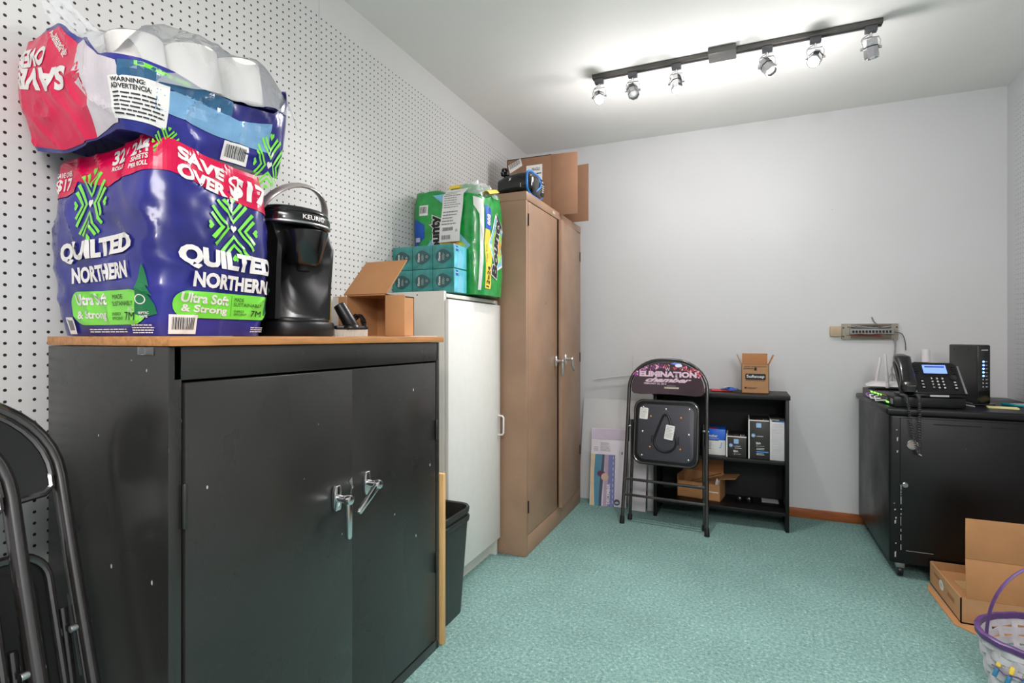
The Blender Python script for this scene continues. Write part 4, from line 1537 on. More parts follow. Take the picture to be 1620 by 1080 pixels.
def folding_chair(name, label, loc, rot, printed=False, group=None, H=0.955, fold=0.085, tr=0.0105):
    """folded steel chair, local: x across, z up, seen from -y"""
    o = thing(name, label, 'folding chair', loc, rot, group)
    hw, top, rc = 0.222, H, 0.185
    pts = [(-hw - 0.012, 0, 0.02), (-hw - 0.004, 0, 0.35), (-hw, 0, 0.70)]
    for x, z in arc((-hw + rc, top - rc * 0.92), 1, PI, PI / 2, 10):
        dx, dz = x - (-hw + rc), z - (top - rc * 0.92)
        pts.append((-hw + rc + dx * rc, 0, top - rc * 0.92 + dz * rc * 0.92))
    for x, z in arc((hw - rc, top - rc * 0.92), 1, PI / 2, 0, 10):
        dx, dz = x - (hw - rc), z - (top - rc * 0.92)
        pts.append((hw - rc + dx * rc, 0, top - rc * 0.92 + dz * rc * 0.92))
    pts += [(hw, 0, 0.70), (hw + 0.004, 0, 0.35), (hw + 0.012, 0, 0.02)]
    fr = MB().tube(pts, tr, 12).build('front_frame', m_chairtube, o, world=False)
    for z in (0.165, 0.255):
        MB().tube([(-hw - 0.006, 0.0, z), (hw + 0.006, 0.0, z)], 0.0075, 10).build('crossbar', m_chairtube, fr, world=False)
    rear = []
    for sx in (-1, 1):
        rear.append(MB().tube([(sx * (hw - 0.012), fold, 0.02), (sx * (hw - 0.018), fold * 0.7, 0.35), (sx * (hw - 0.018), 0.022, 0.60)], 0.0095, 12).build('rear_leg', m_chairtube, o, world=False))
    for z, y in ((0.155, fold * 0.88), (0.245, fold * 0.80)):
        MB().tube([(-hw + 0.014, y, z), (hw - 0.014, y, z)], 0.0075, 10).build('crossbar', m_chairtube, o, world=False)
    for sx in (-1, 1):
        MB().cyl((sx * (hw + 0.012), 0, 0.0), (sx * (hw + 0.011), 0, 0.045), 0.0145, 0.0125, n=16, bev=0.003).build('foot', m_blkmt, fr, world=False)
    for sx, r in zip((-1, 1), rear):
        MB().cyl((sx * (hw - 0.012), fold, 0.0), (sx * (hw - 0.0125), fold * 0.98, 0.045), 0.0145, 0.0125, n=16, bev=0.003).build('foot', m_blkmt, r, world=False)
    for sx in (-1, 1):
        L = MB().prism([(-0.011, 0.0), (0.011, 0.0), (0.009, -0.15), (-0.009, -0.15)], 0.003, T=Matrix.Translation((sx * (hw - 0.003), 0.018, 0.62)) @ Matrix.Rotation(PI / 2, 4, 'Z') @ Matrix.Rotation(PI / 2, 4, 'X'), bev=0.0008).build('link_bar', m_chairtube, o, world=False)
        MB().cyl((sx * (hw + 0.013), 0.0, 0.56), (sx * (hw - 0.020), 0.0, 0.56), 0.0065, n=12, bev=0.001).build('pivot', m_steel, o, world=False)
    # seat pan
    w, h, cz = 0.372, 0.375, 0.535
    T = Matrix.Translation((0, 0.006, cz)) @ Matrix.Rotation(PI / 2, 4, 'X')
    mb = MB()
    mb.prism(rrect(w, h, 0.055, 8), 0.022, T=T, bev=0.006, seg=3, z0=-0.004)
    seat = mb.build('seat', m_blk, o, world=False)
    mb = MB()
    mb.tube([(x, 0.006 - 0.018, z + cz) for x, z in rrect(w - 0.018, h - 0.018, 0.05, 8)], 0.007, 10, closed=True)
    mb.build('rim', m_chairtube, seat, world=False)
    mb = MB()
    mb.prism(rrect(w - 0.058, h - 0.058, 0.045, 8), 0.004, T=T, z0=0.018, bev=0.0015)
    mb.build('panel', M('slate_seat_panel', (58, 58, 66), 0.42, var=0.06) if printed else m_blk, seat, 'slate underside panel' if printed else None, world=False)
    # drop-shaped pressing
    dr = [(0.062 * math.sin(a), -0.045 - 0.062 * math.cos(a)) for a in [-PI * 0.62 + PI * 1.24 * i / 20 for i in range(21)]]
    dr += [(0.018 * math.cos(a), 0.085 + 0.018 * math.sin(a)) for a in [0.2 + (PI - 0.4) * i / 8 for i in range(9)]]
    mb = MB()
    mb.tube([(x, 0.006 - 0.0225, z + cz) for x, z in dr], 0.0065, 8, closed=True)
    mb.build('pressing', m_blk, seat, world=False)
    rv = [(-0.13, 0.14), (0.0, 0.135), (0.13, 0.14), (-0.13, 0.0), (0.13, 0.0), (-0.13, -0.135), (0.13, -0.14)]
    cp = [(-0.085, 0.09), (0.085, 0.09), (-0.085, -0.085), (0.085, -0.085)]
    for k, (x, z) in enumerate(rv + cp):
        mb = MB().lathe([(0.0055, 0.0), (0.0055, 0.0012), (0.003, 0.003), (0.0, 0.0034)], 14, T=Matrix.Translation((x, 0.006 - 0.022, z + cz)) @ Matrix.Rotation(PI / 2, 4, 'X'))
        mb.build('rivet', m_chrome if k < 7 else M('copper_rivet', (226, 150, 90), 0.3, 0.8), seat, world=False)
    for sx in (-1, 1):
        MB().box(sx * 0.075 - 0.003, 0.006 - 0.026, cz - 0.06, sx * 0.075 + 0.003, 0.006 - 0.020, cz - 0.015, bev=0.002).build('slot_tab', m_blkmt, seat, world=False)
    for (x, z, ww, hh, a) in () if not printed else ((-0.125, 0.105, 0.048, 0.066, -0.06), (0.025, 0.005, 0.050, 0.082, -0.14)):
        p = Print(frame((x, 0.006 - 0.0222 - (0.007 if x > 0 else 0), z + cz), (math.cos(a), 0, math.sin(a)), (-math.sin(a), 0, math.cos(a))))
        p.rr(0, 0, ww, hh, 0.005, m_paper)
        p.lines(-ww * 0.4, -hh * 0.4, ww * 0.4, hh * 0.4, 8, m_gink, frac=0.3)
        p.build('sticker', seat, 'white printed sticker', world=False)
    # backrest: curved panel filling the arch
    dz_ = top - 0.955
    zb = 0.755 + dz_
    out = [(-hw + 0.018, zb + 0.012), (-hw + 0.018, 0.79 + dz_)]
    r2 = rc - 0.016
    cx_, cz_ = -hw + rc, top - rc * 0.92
    for i in range(11):
        a = PI - PI / 2 * i / 10
        out.append((cx_ + r2 * math.cos(a), cz_ + r2 * 0.94 * math.sin(a)))
    for i in range(11):
        a = PI / 2 - PI / 2 * i / 10
        out.append((-cx_ + r2 * math.cos(a), cz_ + r2 * 0.94 * math.sin(a)))
    out += [(hw - 0.018, 0.79 + dz_), (hw - 0.018, zb + 0.012), (hw - 0.03, zb)]
    out += [(0.19 - 0.38 * i / 10, zb - 0.006 + 0.008 * math.cos(PI * (i - 5) / 10)) for i in range(1, 10)] + [(-hw + 0.03, zb)]

    def bulge(x):
        return -0.012 + 0.022 * (1 - (x / hw) ** 2)

    t = bmesh.new()
    f = t.faces.new([t.verts.new((x, z, 0)) for x, z in out])
    bmesh.ops.triangulate(t, faces=t.faces[:])
    for ax, rng in ((0, [i * 0.02 for i in range(-11, 12)]), (1, [0.75 + dz_ + i * 0.02 for i in range(11)])):
        for q in rng:
            co, no = Vector((0, 0, 0)), Vector((0, 0, 0))
            co[ax], no[ax] = q, 1
            bmesh.ops.bisect_plane(t, geom=t.verts[:] + t.edges[:] + t.faces[:], plane_co=co, plane_no=no)
    ext = bmesh.ops.extrude_face_region(t, geom=t.faces[:])
    nv = [e for e in ext['geom'] if isinstance(e, bmesh.types.BMVert)]
    nvs = set(nv)
    for v in t.verts:
        y = (-0.010 if v in nvs else 0.010) + 0.012 * (1 - (v.co.x / hw) ** 2) - 0.006
        v.co = Vector((v.co.x, y, v.co.y))
    bmesh.ops.recalc_face_normals(t, faces=t.faces[:])
    bk = MB()._add(t).build('backrest', m_blkgl if not printed else M('plum_vinyl', (56, 40, 48), 0.28, var=0.2, scale=6, coat=0.4), o, world=False, angle=40)
    if not printed:
        MB().tube([(x * 0.985, -0.014 + 0.012 * (1 - (x / hw) ** 2), zb + (z - zb) * 0.985 + 0.001) for x, z in out], 0.0065, 8, closed=True).build('rim', m_chairtube, bk, 'rolled metal rim', world=False)
        for x, z in ((-0.10, 0.86 + dz_), (0.10, 0.86 + dz_), (0.12, 0.80 + dz_), (-0.12, 0.80 + dz_)):
            MB().lathe([(0.006, 0.0), (0.006, 0.002), (0.0, 0.004)], 12, T=Matrix.Translation((x, -0.016 + 0.012 * (1 - (x / hw) ** 2), z)) @ Matrix.Rotation(PI / 2, 4, 'X')).build('rivet', m_chrome, bk, world=False)
    else:
        p = Print(lambda a, b_, k: Vector((a, -0.0165 - 0.0003 * k + 0.012 * (1 - (a / hw) ** 2), b_)), 0.02)
        rr_ = random.Random(4)
        cols = [M('crowd_pink', (206, 96, 168), 0.4), M('crowd_rose', (208, 80, 96), 0.4), M('crowd_pale', (240, 200, 216), 0.4), M('crowd_violet', (108, 52, 128), 0.4), M('crowd_dark', (84, 30, 48), 0.4)]
        for i in range(230):
            a = rr_.uniform(0.12, PI - 0.12)
            r = rr_.uniform(0.60, 0.96)
            x, z = 0.205 * math.cos(a) * (0.5 + 0.5 * r), 0.85 + 0.088 * math.sin(a) * r
            if abs(x) < 0.165 and z < 0.888:
                continue
            s_ = rr_.uniform(0.002, 0.0055)
            m_ = cols[rr_.choice((0, 0, 2, 3, 3)) if x < -0.02 else rr_.choice((1, 1, 1, 4, 2))]
            p.poly([(x - s_, z - s_ * 0.5), (x + s_ * 0.6, z - s_), (x + s_, z + s_ * 0.4), (x - s_ * 0.3, z + s_)], m_)
            p.k -= 0.33
        p.poly([(0.015, 0.934), (0.05, 0.928), (0.085, 0.914), (0.075, 0.936), (0.04, 0.942)], M('beam_blue', (120, 150, 240), 0.4))
        p.ell(0.062, 0.924, 0.020, 0.010, M('beam_white', (232, 238, 252), 0.4))
        p.k += 1
        lt = M('lilac_ink', (216, 188, 206), 0.4)
        for i, (xa, xb) in enumerate(((-0.012, -0.006), (-0.006, -0.001), (0.001, 0.006), (0.007, 0.012))):
            za, zb_ = (0.912, 0.893) if i % 2 == 0 else (0.893, 0.912)
            p.line([(xa, za), (xb, zb_)], 0.003, lt)
        p.text('ELIMINATION', 0.002, 0.872, 0.325, 0.034, lt, bold=0.06)
        p.text('chamber', 0.006, 0.839, 0.262, 0.028, lt, bold=0.045, shear=0.6)
        p.text('FEBRUARY 23, 2014', -0.068, 0.815, 0.128, 0.0125, lt, bold=0.03)
        p.rect(0.0 - 0.015, 0.789, 0.068, 0.799, M('khaki_ink', (176, 168, 150), 0.4))
        p.lines(0.0, 0.803, 0.05, 0.807, 1, lt, ragged=0.1)
        p.build('print', bk, 'lilac lettering under pink crowd lights', world=False)
    return o


folding_chair('folding_chair', 'folded black chair with printed plum backrest leaning on the black bookcase', (-0.415, 3.105, 0), (math.radians(-8.5), 0, math.radians(-4)), printed=True)
LEAN = math.radians(-15)
folding_chair('folding_chair', 'folded black steel chair leaning on pegboard, next to the storage cabinet side', (-0.995, 0.385, 0), (LEAN, 0, PI / 2), group='folded chairs by the pegboard', H=1.013, fold=0.045, tr=0.0125)
folding_chair('folding_chair', 'folded black steel chair leaning in front of the other plain folded one', (-0.905, 0.270, 0), (LEAN, 0, PI / 2), group='folded chairs by the pegboard', H=1.013, fold=0.045, tr=0.0125)

# ================================================================== BOOKCASE AND WHAT IT HOLDS
SX0, SX1, SY0, SY1, SZ = -0.50, 0.232, 3.322, 3.60, 0.755
m_lam = M('black_laminate', (18, 17, 17), 0.42, var=0.12, spec=0.35)
bs = thing('bookcase', 'low black two-tier bookcase against the white wall', 'bookcase', ((SX0 + SX1) / 2, (SY0 + SY1) / 2, 0))
MB().box(SX0, SY0, 0, SX0 + 0.019, SY1, SZ - 0.024, bev=0.001).build('side_panel', m_lam, bs)
MB().box(SX1 - 0.019, SY0, 0, SX1, SY1, SZ - 0.024, bev=0.001).build('side_panel', m_lam, bs)
MB().box(SX0 - 0.006, SY0 - 0.006, SZ - 0.024, SX1 + 0.006, SY1, SZ, bev=0.0015).build('top', m_lam, bs)
MB().box(SX0 + 0.019, SY0 + 0.008, 0.368, SX1 - 0.019, SY1 - 0.006, 0.387, bev=0.001).build('shelf', m_lam, bs)
MB().box(SX0 + 0.019, SY0 + 0.004, 0.086, SX1 - 0.019, SY1 - 0.006, 0.106, bev=0.001).build('shelf', m_lam, bs)
MB().box(SX0 + 0.019, SY1 - 0.006, 0.086, SX1 - 0.019, SY1, SZ - 0.024).build('back_panel', m_blkmt, bs)

SH = 0.3875


def toner(label, x0, w, h, d, yoff=0.0, rz=0.0, style='black', words='85A'):
    o = thing('toner_box', label, 'box', (x0 + w / 2, SY0 + 0.030 + yoff, SH), (0, 0, rz), group='printer supply boxes on the bookcase shelf')
    m_ = m_boxblue if style == 'blue' else (M('toner_black', (44, 42, 40), 0.4) if style == 'black' else M('white_carton', (212, 210, 212), 0.45))
    MB().box(-w / 2, 0, 0, w / 2, d, h, bev=0.0015).build('box', m_, o, world=False)
    p = Print(frame((0, 0, 0), (1, 0, 0), (0, 0, 1)))
    q = Print(frame((0, 0, h), (1, 0, 0), (0, 1, 0)))
    if style == 'black':
        p.rect(-w / 2, 0.0, -w / 2 + 0.007, h, m_paper)
        p.rect(-w / 2, h - 0.006, w / 2, h, m_paper)
        p.rr(0.0, h - 0.030, 0.026, 0.026, 0.004, M('pale_blue_label', (150, 190, 226), 0.4))
        hy = h * 0.56 if h < 0.18 else h * 0.60
        p.ell(-w / 2 + 0.026, hy, 0.011, 0.011, M('badge_blue', (120, 160, 206), 0.4))
        p.text('hp', -w / 2 + 0.026, hy, 0.011, 0.012, m_wink, bold=0.03, shear=0.2)
        p.text('LASERJET', 0.006, hy - 0.004, 0.036, 0.0065, m_wink, bold=0.03)
        p.text(words, -0.002, hy - 0.032 if h < 0.18 else hy - 0.042, 0.026, 0.013, m_wink, bold=0.04)
        p.ring(-0.008, hy - 0.048 if h < 0.18 else hy - 0.058, 0.0045, 0.001, m_wink, 16)
        p.lines(0.0, hy - 0.050 if h < 0.18 else hy - 0.060, 0.03, hy - 0.046 if h < 0.18 else hy - 0.056, 1, m_wink)
        if h > 0.18:
            p.rect(-0.012, hy - 0.094, w / 2 - 0.004, hy - 0.087, M('strip_blue', (60, 140, 206), 0.4))
            p.lines(-0.012, hy - 0.080, 0.034, hy - 0.068, 2, m_wink)
            p.lines(-0.012, hy - 0.110, 0.040, hy - 0.097, 2, m_wink)
        else:
            p.lines(-0.008, hy - 0.018, 0.040, hy - 0.010, 1, m_wink)
        q.rect(-0.012, 0.006, 0.012, 0.07, M('top_grey', (70, 66, 64), 0.5))
        q.rect(-0.012, 0.002, 0.010, 0.014, m_red)
        q.rect(0.022, 0.006, 0.026, 0.06, m_paper)
        q.rect(0.032, 0.010, 0.044, 0.06, m_gink)
        q.rect(-w / 2, 0, -w / 2 + 0.007, d, m_paper)
    elif style == 'blue':
        p.rect(-w / 2, 0.0, w / 2, h * 0.58, m_paper)
        p.text('brother', -0.014, h * 0.74, 0.058, 0.016, m_wink, bold=0.03)
        p.lines(-w / 2 + 0.006, h * 0.62, 0.03, h * 0.66, 1, m_wink)
        p.rect(-w / 2, h * 0.55, 0.020, h * 0.575, m_ink)
        p.lines(-w / 2 + 0.008, h * 0.2, -0.012, h * 0.5, 5, m_gink)
        p.rect(-w / 2 + 0.006, 0.014, -w / 2 + 0.02, 0.028, m_gink)
        p.poly([(0.022, h * 0.26), (0.034, h * 0.28), (0.040, h * 0.5), (0.034, h * 0.5), (0.030, h * 0.32), (0.024, h * 0.31)], M('swoosh_blue', (140, 180, 226), 0.4))
        q.rect(-0.040, 0.006, 0.012, 0.055, m_red)
    else:
        p.poly([(-w / 2, h), (w / 2, h), (w / 2, h - 0.014), (-w / 2 + 0.012, h - 0.020)], m_ink)
        p.poly([(-w / 2 + 0.016, h - 0.020), (w / 2, h - 0.014), (w / 2, h - 0.022)], M('strip_blue2', (74, 138, 210), 0.4))
        p.text('NETGEAR', -0.010, h - 0.009, 0.042, 0.006, m_wink, bold=0.03)
        p.lines(-w / 2 + 0.01, 0.01, w / 2 - 0.01, h - 0.03, 24, M('faint_ink', (180, 178, 180), 0.5), frac=0.3, ragged=0.1)
        q.rect(-w / 2, 0, w / 2, d, m_ink)
        q.rect(-0.016, 0.01, 0.014, 0.03, M('top_grey', (70, 66, 64), 0.5))
        q.text('NETGEAR', 0.0, 0.014, 0.026, 0.006, m_wink)
    p.build('print', o, world=False)
    q.build('lid_print', o, world=False)
    return o


toner('blue and white printer supply box nearest the folded chair', -0.212, 0.116, 0.150, 0.16, 0.03, 0.0, 'blue')
toner('short black toner box with white edge beside the blue box', -0.092, 0.108, 0.122, 0.19, 0.0, 0.0, 'black', '85A')
toner('tall black toner box with round pale blue badge', 0.026, 0.108, 0.222, 0.19, 0.0, 0.0, 'black', '26A')
toner('tall white box with black lid at the shelf end', 0.137, 0.074, 0.236, 0.18, 0.0, 0.0, 'white')

lc = thing('shipping_carton', 'small open brown carton on the bottom shelf of the bookcase', 'carton', (-0.25, 3.42, 0.1065), (0, 0, -0.16))
b = MB()
w, d, h, th = 0.25, 0.15, 0.135, 0.0035
b.box(-w / 2, 0, 0, w / 2, th, h * 0.72)
b.box(-w / 2, d - th, 0, w / 2, d, h)
b.box(-w / 2, 0, 0, -w / 2 + th, d, h)
b.box(w / 2 - th, 0, 0, w / 2, d, h)
b.box(-w / 2, 0, 0, w / 2, d, th)
b.build('box', m_card, lc, world=False)
T = Matrix.Translation((w / 2, 0, h)) @ Matrix.Rotation(math.radians(-8), 4, 'Y')
MB().box(0, 0.004, -th, 0.085, d - 0.01, 0, T=T).build('flap', m_card, lc, world=False)
T = Matrix.Translation((0, d, h)) @ Matrix.Rotation(math.radians(82), 4, 'X')
MB().box(-w / 2, -th * 0, 0, w / 2 - 0.01, 0.105, th, T=T).build('flap', m_cardin, lc, world=False)
T = Matrix.Translation((-0.02, 0.03, h * 0.72)) @ Matrix.Rotation(math.radians(-22), 4, 'Y')
MB().box(-0.04, 0, 0, 0.15, 0.045, th, T=T).build('flap', m_card, lc, world=False)
MB().prism([(0, 0), (0.035, -0.004), (0.028, 0.04), (0.012, 0.05)], 0.012, T=Matrix.Translation((0.085, 0.05, 0.075)) @ Matrix.Rotation(PI / 2, 4, 'X')).build('packing_paper', m_paper, lc, 'crumpled white paper inside', world=False)
MB().box(0.06, -0.0006, 0.048, 0.115, 0.0, 0.054).build('tape', m_paper, lc, 'strip of pale tape', world=False)

for i, (x, y) in enumerate(((-0.020, 3.47), (0.030, 3.475))):
    o = thing('lens_cap', ('glossy black lens piece on the bottom shelf, nearer the open carton', 'glossy black lens piece on the bottom shelf, nearer the bookcase end')[i], 'lens', (x, y, 0.1065), group='black lens pieces')
    MB().lathe([(0.0, 0.0), (0.020, 0.0), (0.023, 0.006), (0.023, 0.022), (0.018, 0.030), (0.0, 0.033)], 24).build('lens', m_blkgl, o, world=False)
pl = thing('paper_slip', 'grey paper slip lying deep on the bottom shelf', 'paper', (0.14, 3.53, 0.1065))
MB().box(0.10, 3.50, 0.1065, 0.19, 3.575, 0.1085).build('paper', m_greyp, pl)

sb = thing('soap_carton', 'open brown soap carton standing on top of the bookcase', 'carton', (0.062, 3.40, SZ))
w, d, h, th = 0.146, 0.13, 0.165, 0.003
b = MB()
b.box(-w / 2, 0, 0, w / 2, th, h)
b.box(-w / 2, d - th, 0, w / 2, d, h)
b.box(-w / 2, 0, 0, -w / 2 + th, d, h)
b.box(w / 2 - th, 0, 0, w / 2, d, h)
b.box(-w / 2, 0, 0, w / 2, d, th)
b.build('box', M('tan_carton', (176, 132, 92), 0.8, var=0.05), sb, world=False)
for sx in (-1, 1):
    T = Matrix.Translation((sx * w / 2, 0, h)) @ Matrix.Rotation(math.radians(sx * 24), 4, 'Y')
    MB().box(-th / 2, 0.004, 0, th / 2, d - 0.004, 0.062, T=T).build('flap', m_card, sb, world=False)
T = Matrix.Translation((0, d, h)) @ Matrix.Rotation(math.radians(86), 4, 'X')
MB().box(-w / 2 + 0.004, 0, -th, w / 2 - 0.004, 0.062, 0, T=T).build('flap', m_card, sb, world=False)
p = Print(frame((0, 0, 0), (1, 0, 0), (0, 0, 1)))
p.rr(0.002, 0.096, 0.108, 0.036, 0.008, m_ink)
p.text('Softsoap', 0.002, 0.096, 0.094, 0.022, m_wink, bold=0.02)
p.text('ANTIBACTERIAL HAND SOAP', 0.0, 0.155, 0.118, 0.005, m_ink, bold=0.02)
p.lines(-0.062, 0.138, 0.0, 0.148, 2, m_ink)
p.rr(-0.004 + 0.006, 0.140, 0.014, 0.016, 0.003, m_ink)
p.rect(-0.003, 0.149, 0.007, 0.152, m_ink)
p.lines(-0.05, 0.072, 0.055, 0.076, 1, m_ink, ragged=0.05)
p.rr(-0.050, 0.032, 0.012, 0.008, 0.002, m_ink)
p.lines(-0.040, 0.026, 0.020, 0.036, 2, m_ink)
p.build('print', sb, 'black oval badge with white lettering', world=False)

pk = thing('marker_packet', 'packet of red and blue markers lying on top of the bookcase', 'markers', (-0.105, 3.47, SZ), (0, 0, 0.15))
for i in range(5):
    mk = MB().cyl((-0.075, -0.03 + i * 0.014, 0.006), (0.045, -0.022 + i * 0.012, 0.006), 0.0055, n=10, bev=0.001)
    mk.build('marker', m_red if i % 2 == 0 else m_pblue, pk, ('red marker', 'blue marker')[i % 2], world=False)
MB().grid(lambda u, v: Vector((-0.02 + 0.10 * u, -0.04 + 0.085 * v, 0.0125 + 0.010 * math.sin(PI * v) * math.sin(PI * u) + 0.004 * math.sin(9 * u + 5 * v))), 14, 12).build('wrapper', m_pblue, pk, 'crumpled blue wrapper', world=False)
m2 = Print(frame((0.03, 0.0, 0.026), (1, 0, 0), (0, 1, 0)))
m2.rect(-0.03, -0.012, 0.0, 0.012, m_paper).build('sticker', pk, 'white sticker', world=False)

# white rod and clear sign holder behind the printed chair
rd = thing('white_rod', 'thin white rod sticking out behind the printed chair', 'rod', (-0.70, 3.52, 0.80))
MB().cyl((-0.945, 3.60, 0.790), (-0.44, 3.60, 0.862), 0.0045, n=10, bev=0.001).build('rod', m_white, rd)
ah = thing('sign_holder', 'clear acrylic sign holder standing on the bookcase behind the printed chair', 'sign holder', (-0.50, 3.48, SZ), (0, 0, -0.03))
b = MB()
b.box(-0.16, 0.0, 0, 0.145, 0.004, 0.205, bev=0.001, T=Matrix.Rotation(math.radians(-6), 4, 'X'))
b.build('pane', m_acryl, ah, world=False)
MB().box(0.02, -0.03, 0, 0.145, 0.10, 0.004, bev=0.001).build('base', m_acryl, ah, world=False)

# ================================================================== BOARDS BY THE WALL
fb = thing('foam_board', 'large blank white foam board leaning on the back wall', 'board', (-0.81, 3.50, 0))


def lean_board(o, mat, x0, x1, yb, yt, h, th=0.005, name='board', shear=0.0):
    a = math.atan2(yt - yb, h)
    L = math.hypot(h, yt - yb)
    T = Matrix.Translation(((x0 + x1) / 2, yb, 0)) @ Matrix.Rotation(shear, 4, 'Z') @ Matrix.Rotation(-a, 4, 'X')
    w = x1 - x0
    ob = MB().box(-w / 2, 0, 0.001, w / 2, th, L, bev=0.0008, T=T).build(name, mat, o)
    return T, w, L


lean_board(fb, M('foam_white', (218, 218, 218), 0.5, var=0.01), -1.02, -0.62, 3.50, 3.635, 0.655)
po = thing('calendar_poster', 'beach picture poster leaning on the blank foam board', 'poster', (-0.79, 3.41, 0))
T, w, L = lean_board(po, M('poster_paper', (222, 214, 222), 0.45, var=0.01), -0.912, -0.68, 3.388, 3.485, 0.480, th=0.003, shear=0.09)
p = Print(lambda a, b_, k: T @ Vector((a, -0.0006 - 0.0003 * k, b_)))
sand, sea, foam_, rose, vio = M('pic_sand', (206, 184, 152), 0.4), M('pic_sea', (74, 130, 156), 0.4), M('pic_pale', (190, 196, 208), 0.4), M('pic_rose', (176, 150, 170), 0.4), M('pic_violet', (112, 116, 168), 0.4)
dk = M('pic_dark', (64, 66, 88), 0.4)
ph = L * 0.66


def wavy(u0, u1, a):
    n = 10
    return [(u0 + a * math.sin(3.1 * i / n + u0 * 40), ph * i / n) for i in range(n + 1)] + [(u1 + a * math.sin(3.1 * i / n + u1 * 40), ph * i / n) for i in range(n, -1, -1)]


p.rect(-w / 2, 0, w / 2 - 0.075, ph, foam_)
p.poly([(max(-w / 2, x), y) for x, y in wavy(-w / 2, -w / 2 + 0.030, 0.006)], sand)
p.poly(wavy(-w / 2 + 0.030, -w / 2 + 0.066, 0.006), sea)
p.poly(wavy(-w / 2 + 0.066, -w / 2 + 0.082, 0.007), dk)
p.poly(wavy(-w / 2 + 0.088, -w / 2 + 0.112, 0.003), rose)
p.rect(-w / 2 + 0.114, 0, w / 2 - 0.075, ph, vio)
p.ell(-w / 2 + 0.070, ph * 0.62, 0.026, 0.020, M('pic_plum', (86, 46, 74), 0.4))
p.ell(-w / 2 + 0.094, ph * 0.56, 0.024, 0.024, M('pic_skin', (196, 164, 146), 0.4))
p.text('DECEMBER', -w / 2 + 0.118, ph * 0.24, 0.125, 0.020, m_wink, rot=PI / 2, bold=0.03)
for i in range(9):
    p.rect(w / 2 - 0.088, 0.02 + i * ph / 9.4, w / 2 - 0.085, 0.038 + i * ph / 9.4, m_wink)
p.ell(w / 2 - 0.058, 0.030, 0.019, 0.019, dk)
p.poly([(w / 2 - 0.074, 0.026), (w / 2 - 0.058, 0.036), (w / 2 - 0.042, 0.028), (w / 2 - 0.058, 0.020)], foam_)
p.rect(-w / 2, L * 0.86, w / 2, L * 0.995, M('poster_lilac', (202, 188, 206), 0.45))
p.lines(-w / 2 + 0.06, ph + 0.02, -w / 2 + 0.13, ph + 0.08, 8, m_gink, frac=0.25)
p.lines(-w / 2 + 0.02, ph + 0.02, -w / 2 + 0.05, ph + 0.05, 3, m_gink, frac=0.25)
p.rect(w / 2 - 0.035, ph + 0.005, w / 2 - 0.028, ph + 0.022, dk)
p.build('print', po, 'beach picture with white lettering')
f2 = thing('foam_board', 'narrow white foam board between the printed chair legs', 'board', (-0.60, 3.38, 0))
lean_board(f2, M('foam_lilac', (216, 210, 216), 0.5, var=0.01), -0.66, -0.555, 3.372, 3.45, 0.50)
f3 = thing('foam_board', 'thin grey edged board standing against the bookcase side', 'board', (-0.53, 3.40, 0))
lean_board(f3, m_greyp, -0.549, -0.508, 3.40, 3.45, 0.42)

# ================================================================== BLACK CART WITH THE PHONE
GX0, GX1, GY0, GY1, GZ = 0.606, 1.270, 2.905, 3.615, 0.762
ct = thing('rolling_cabinet', 'black metal cabinet on casters carrying the phone and modem', 'cabinet', ((GX0 + GX1) / 2, (GY0 + GY1) / 2, 0))
MB().box(GX0, GY0, 0.062, GX1, GY1, GZ - 0.03, bev=0.012, seg=3).build('body', m_black2, ct)
MB().box(GX0 - 0.014, GY0 - 0.016, GZ - 0.032, GX1, GY1, GZ, bev=0.009, seg=3).build('top', m_black2, ct)
dr_ = MB().box(GX0 + 0.040, GY0 - 0.006, 0.125, GX1 - 0.02, GY0 + 0.01, GZ - 0.045, bev=0.002).build('door', m_black2, ct)
for x0, x1 in ((0.16, 0.33), (0.36, 0.60)):
    MB().box(GX0 + x0, GY0 - 0.0075, GZ - 0.068, GX0 + x1, GY0 - 0.005, GZ - 0.064).build('groove', m_blkmt, dr_)
MB().lathe([(0.0155, 0.0), (0.0160, 0.005), (0.0185, 0.008), (0.0215, 0.006), (0.0215, 0.0)], 28, T=Matrix.Translation((0.690, GY0 - 0.006, 0.602)) @ Matrix.Rotation(PI / 2, 4, 'X')).build('grommet', m_chrome, dr_, 'round chrome cable grommet')
MB().lathe([(0.0, 0.001), (0.0165, 0.001), (0.0165, 0.0), (0.0, 0.0)], 28, T=Matrix.Translation((0.690, GY0 - 0.006, 0.602)) @ Matrix.Rotation(PI / 2, 4, 'X')).build('grommet_plug', M('dull_plug', (176, 164, 158), 0.4), dr_, 'dull plug inside the grommet')
lk = MB().lathe([(0.0, 0.006), (0.010, 0.006), (0.0125, 0.003), (0.0125, 0.0), (0.0, 0.0)], 24, T=Matrix.Translation((0.664, GY0 - 0.006, 0.419)) @ Matrix.Rotation(PI / 2, 4, 'X'))
lk.build('lock', m_steel, dr_, 'round steel lock')
wr = Print(frame((GX0, GY0 - 0.0065, 0), (1, 0, 0), (0, 0, 1)))
rr_ = random.Random(11)
z = 0.128
while z < 0.42:
    L_ = rr_.uniform(0.004, 0.05)
    wr.rect(0.0405, z, 0.0405 + rr_.uniform(0.0015, 0.0035), min(z + L_, 0.42), m_greyp)
    z += L_ + rr_.uniform(0.003, 0.02)
wr.line([(0.098, 0.575), (0.108, 0.562), (0.118, 0.556)], 0.004, m_greyp)
wr.rect(0.06, 0.127, 0.16, 0.1285, m_greyp)
wr.build('worn_edge', dr_, 'paint worn pale along the door edge')
we = Print(frame((GX0 + 0.012, GY0, 0), (1, 0, 0), (0, 0, 1)))
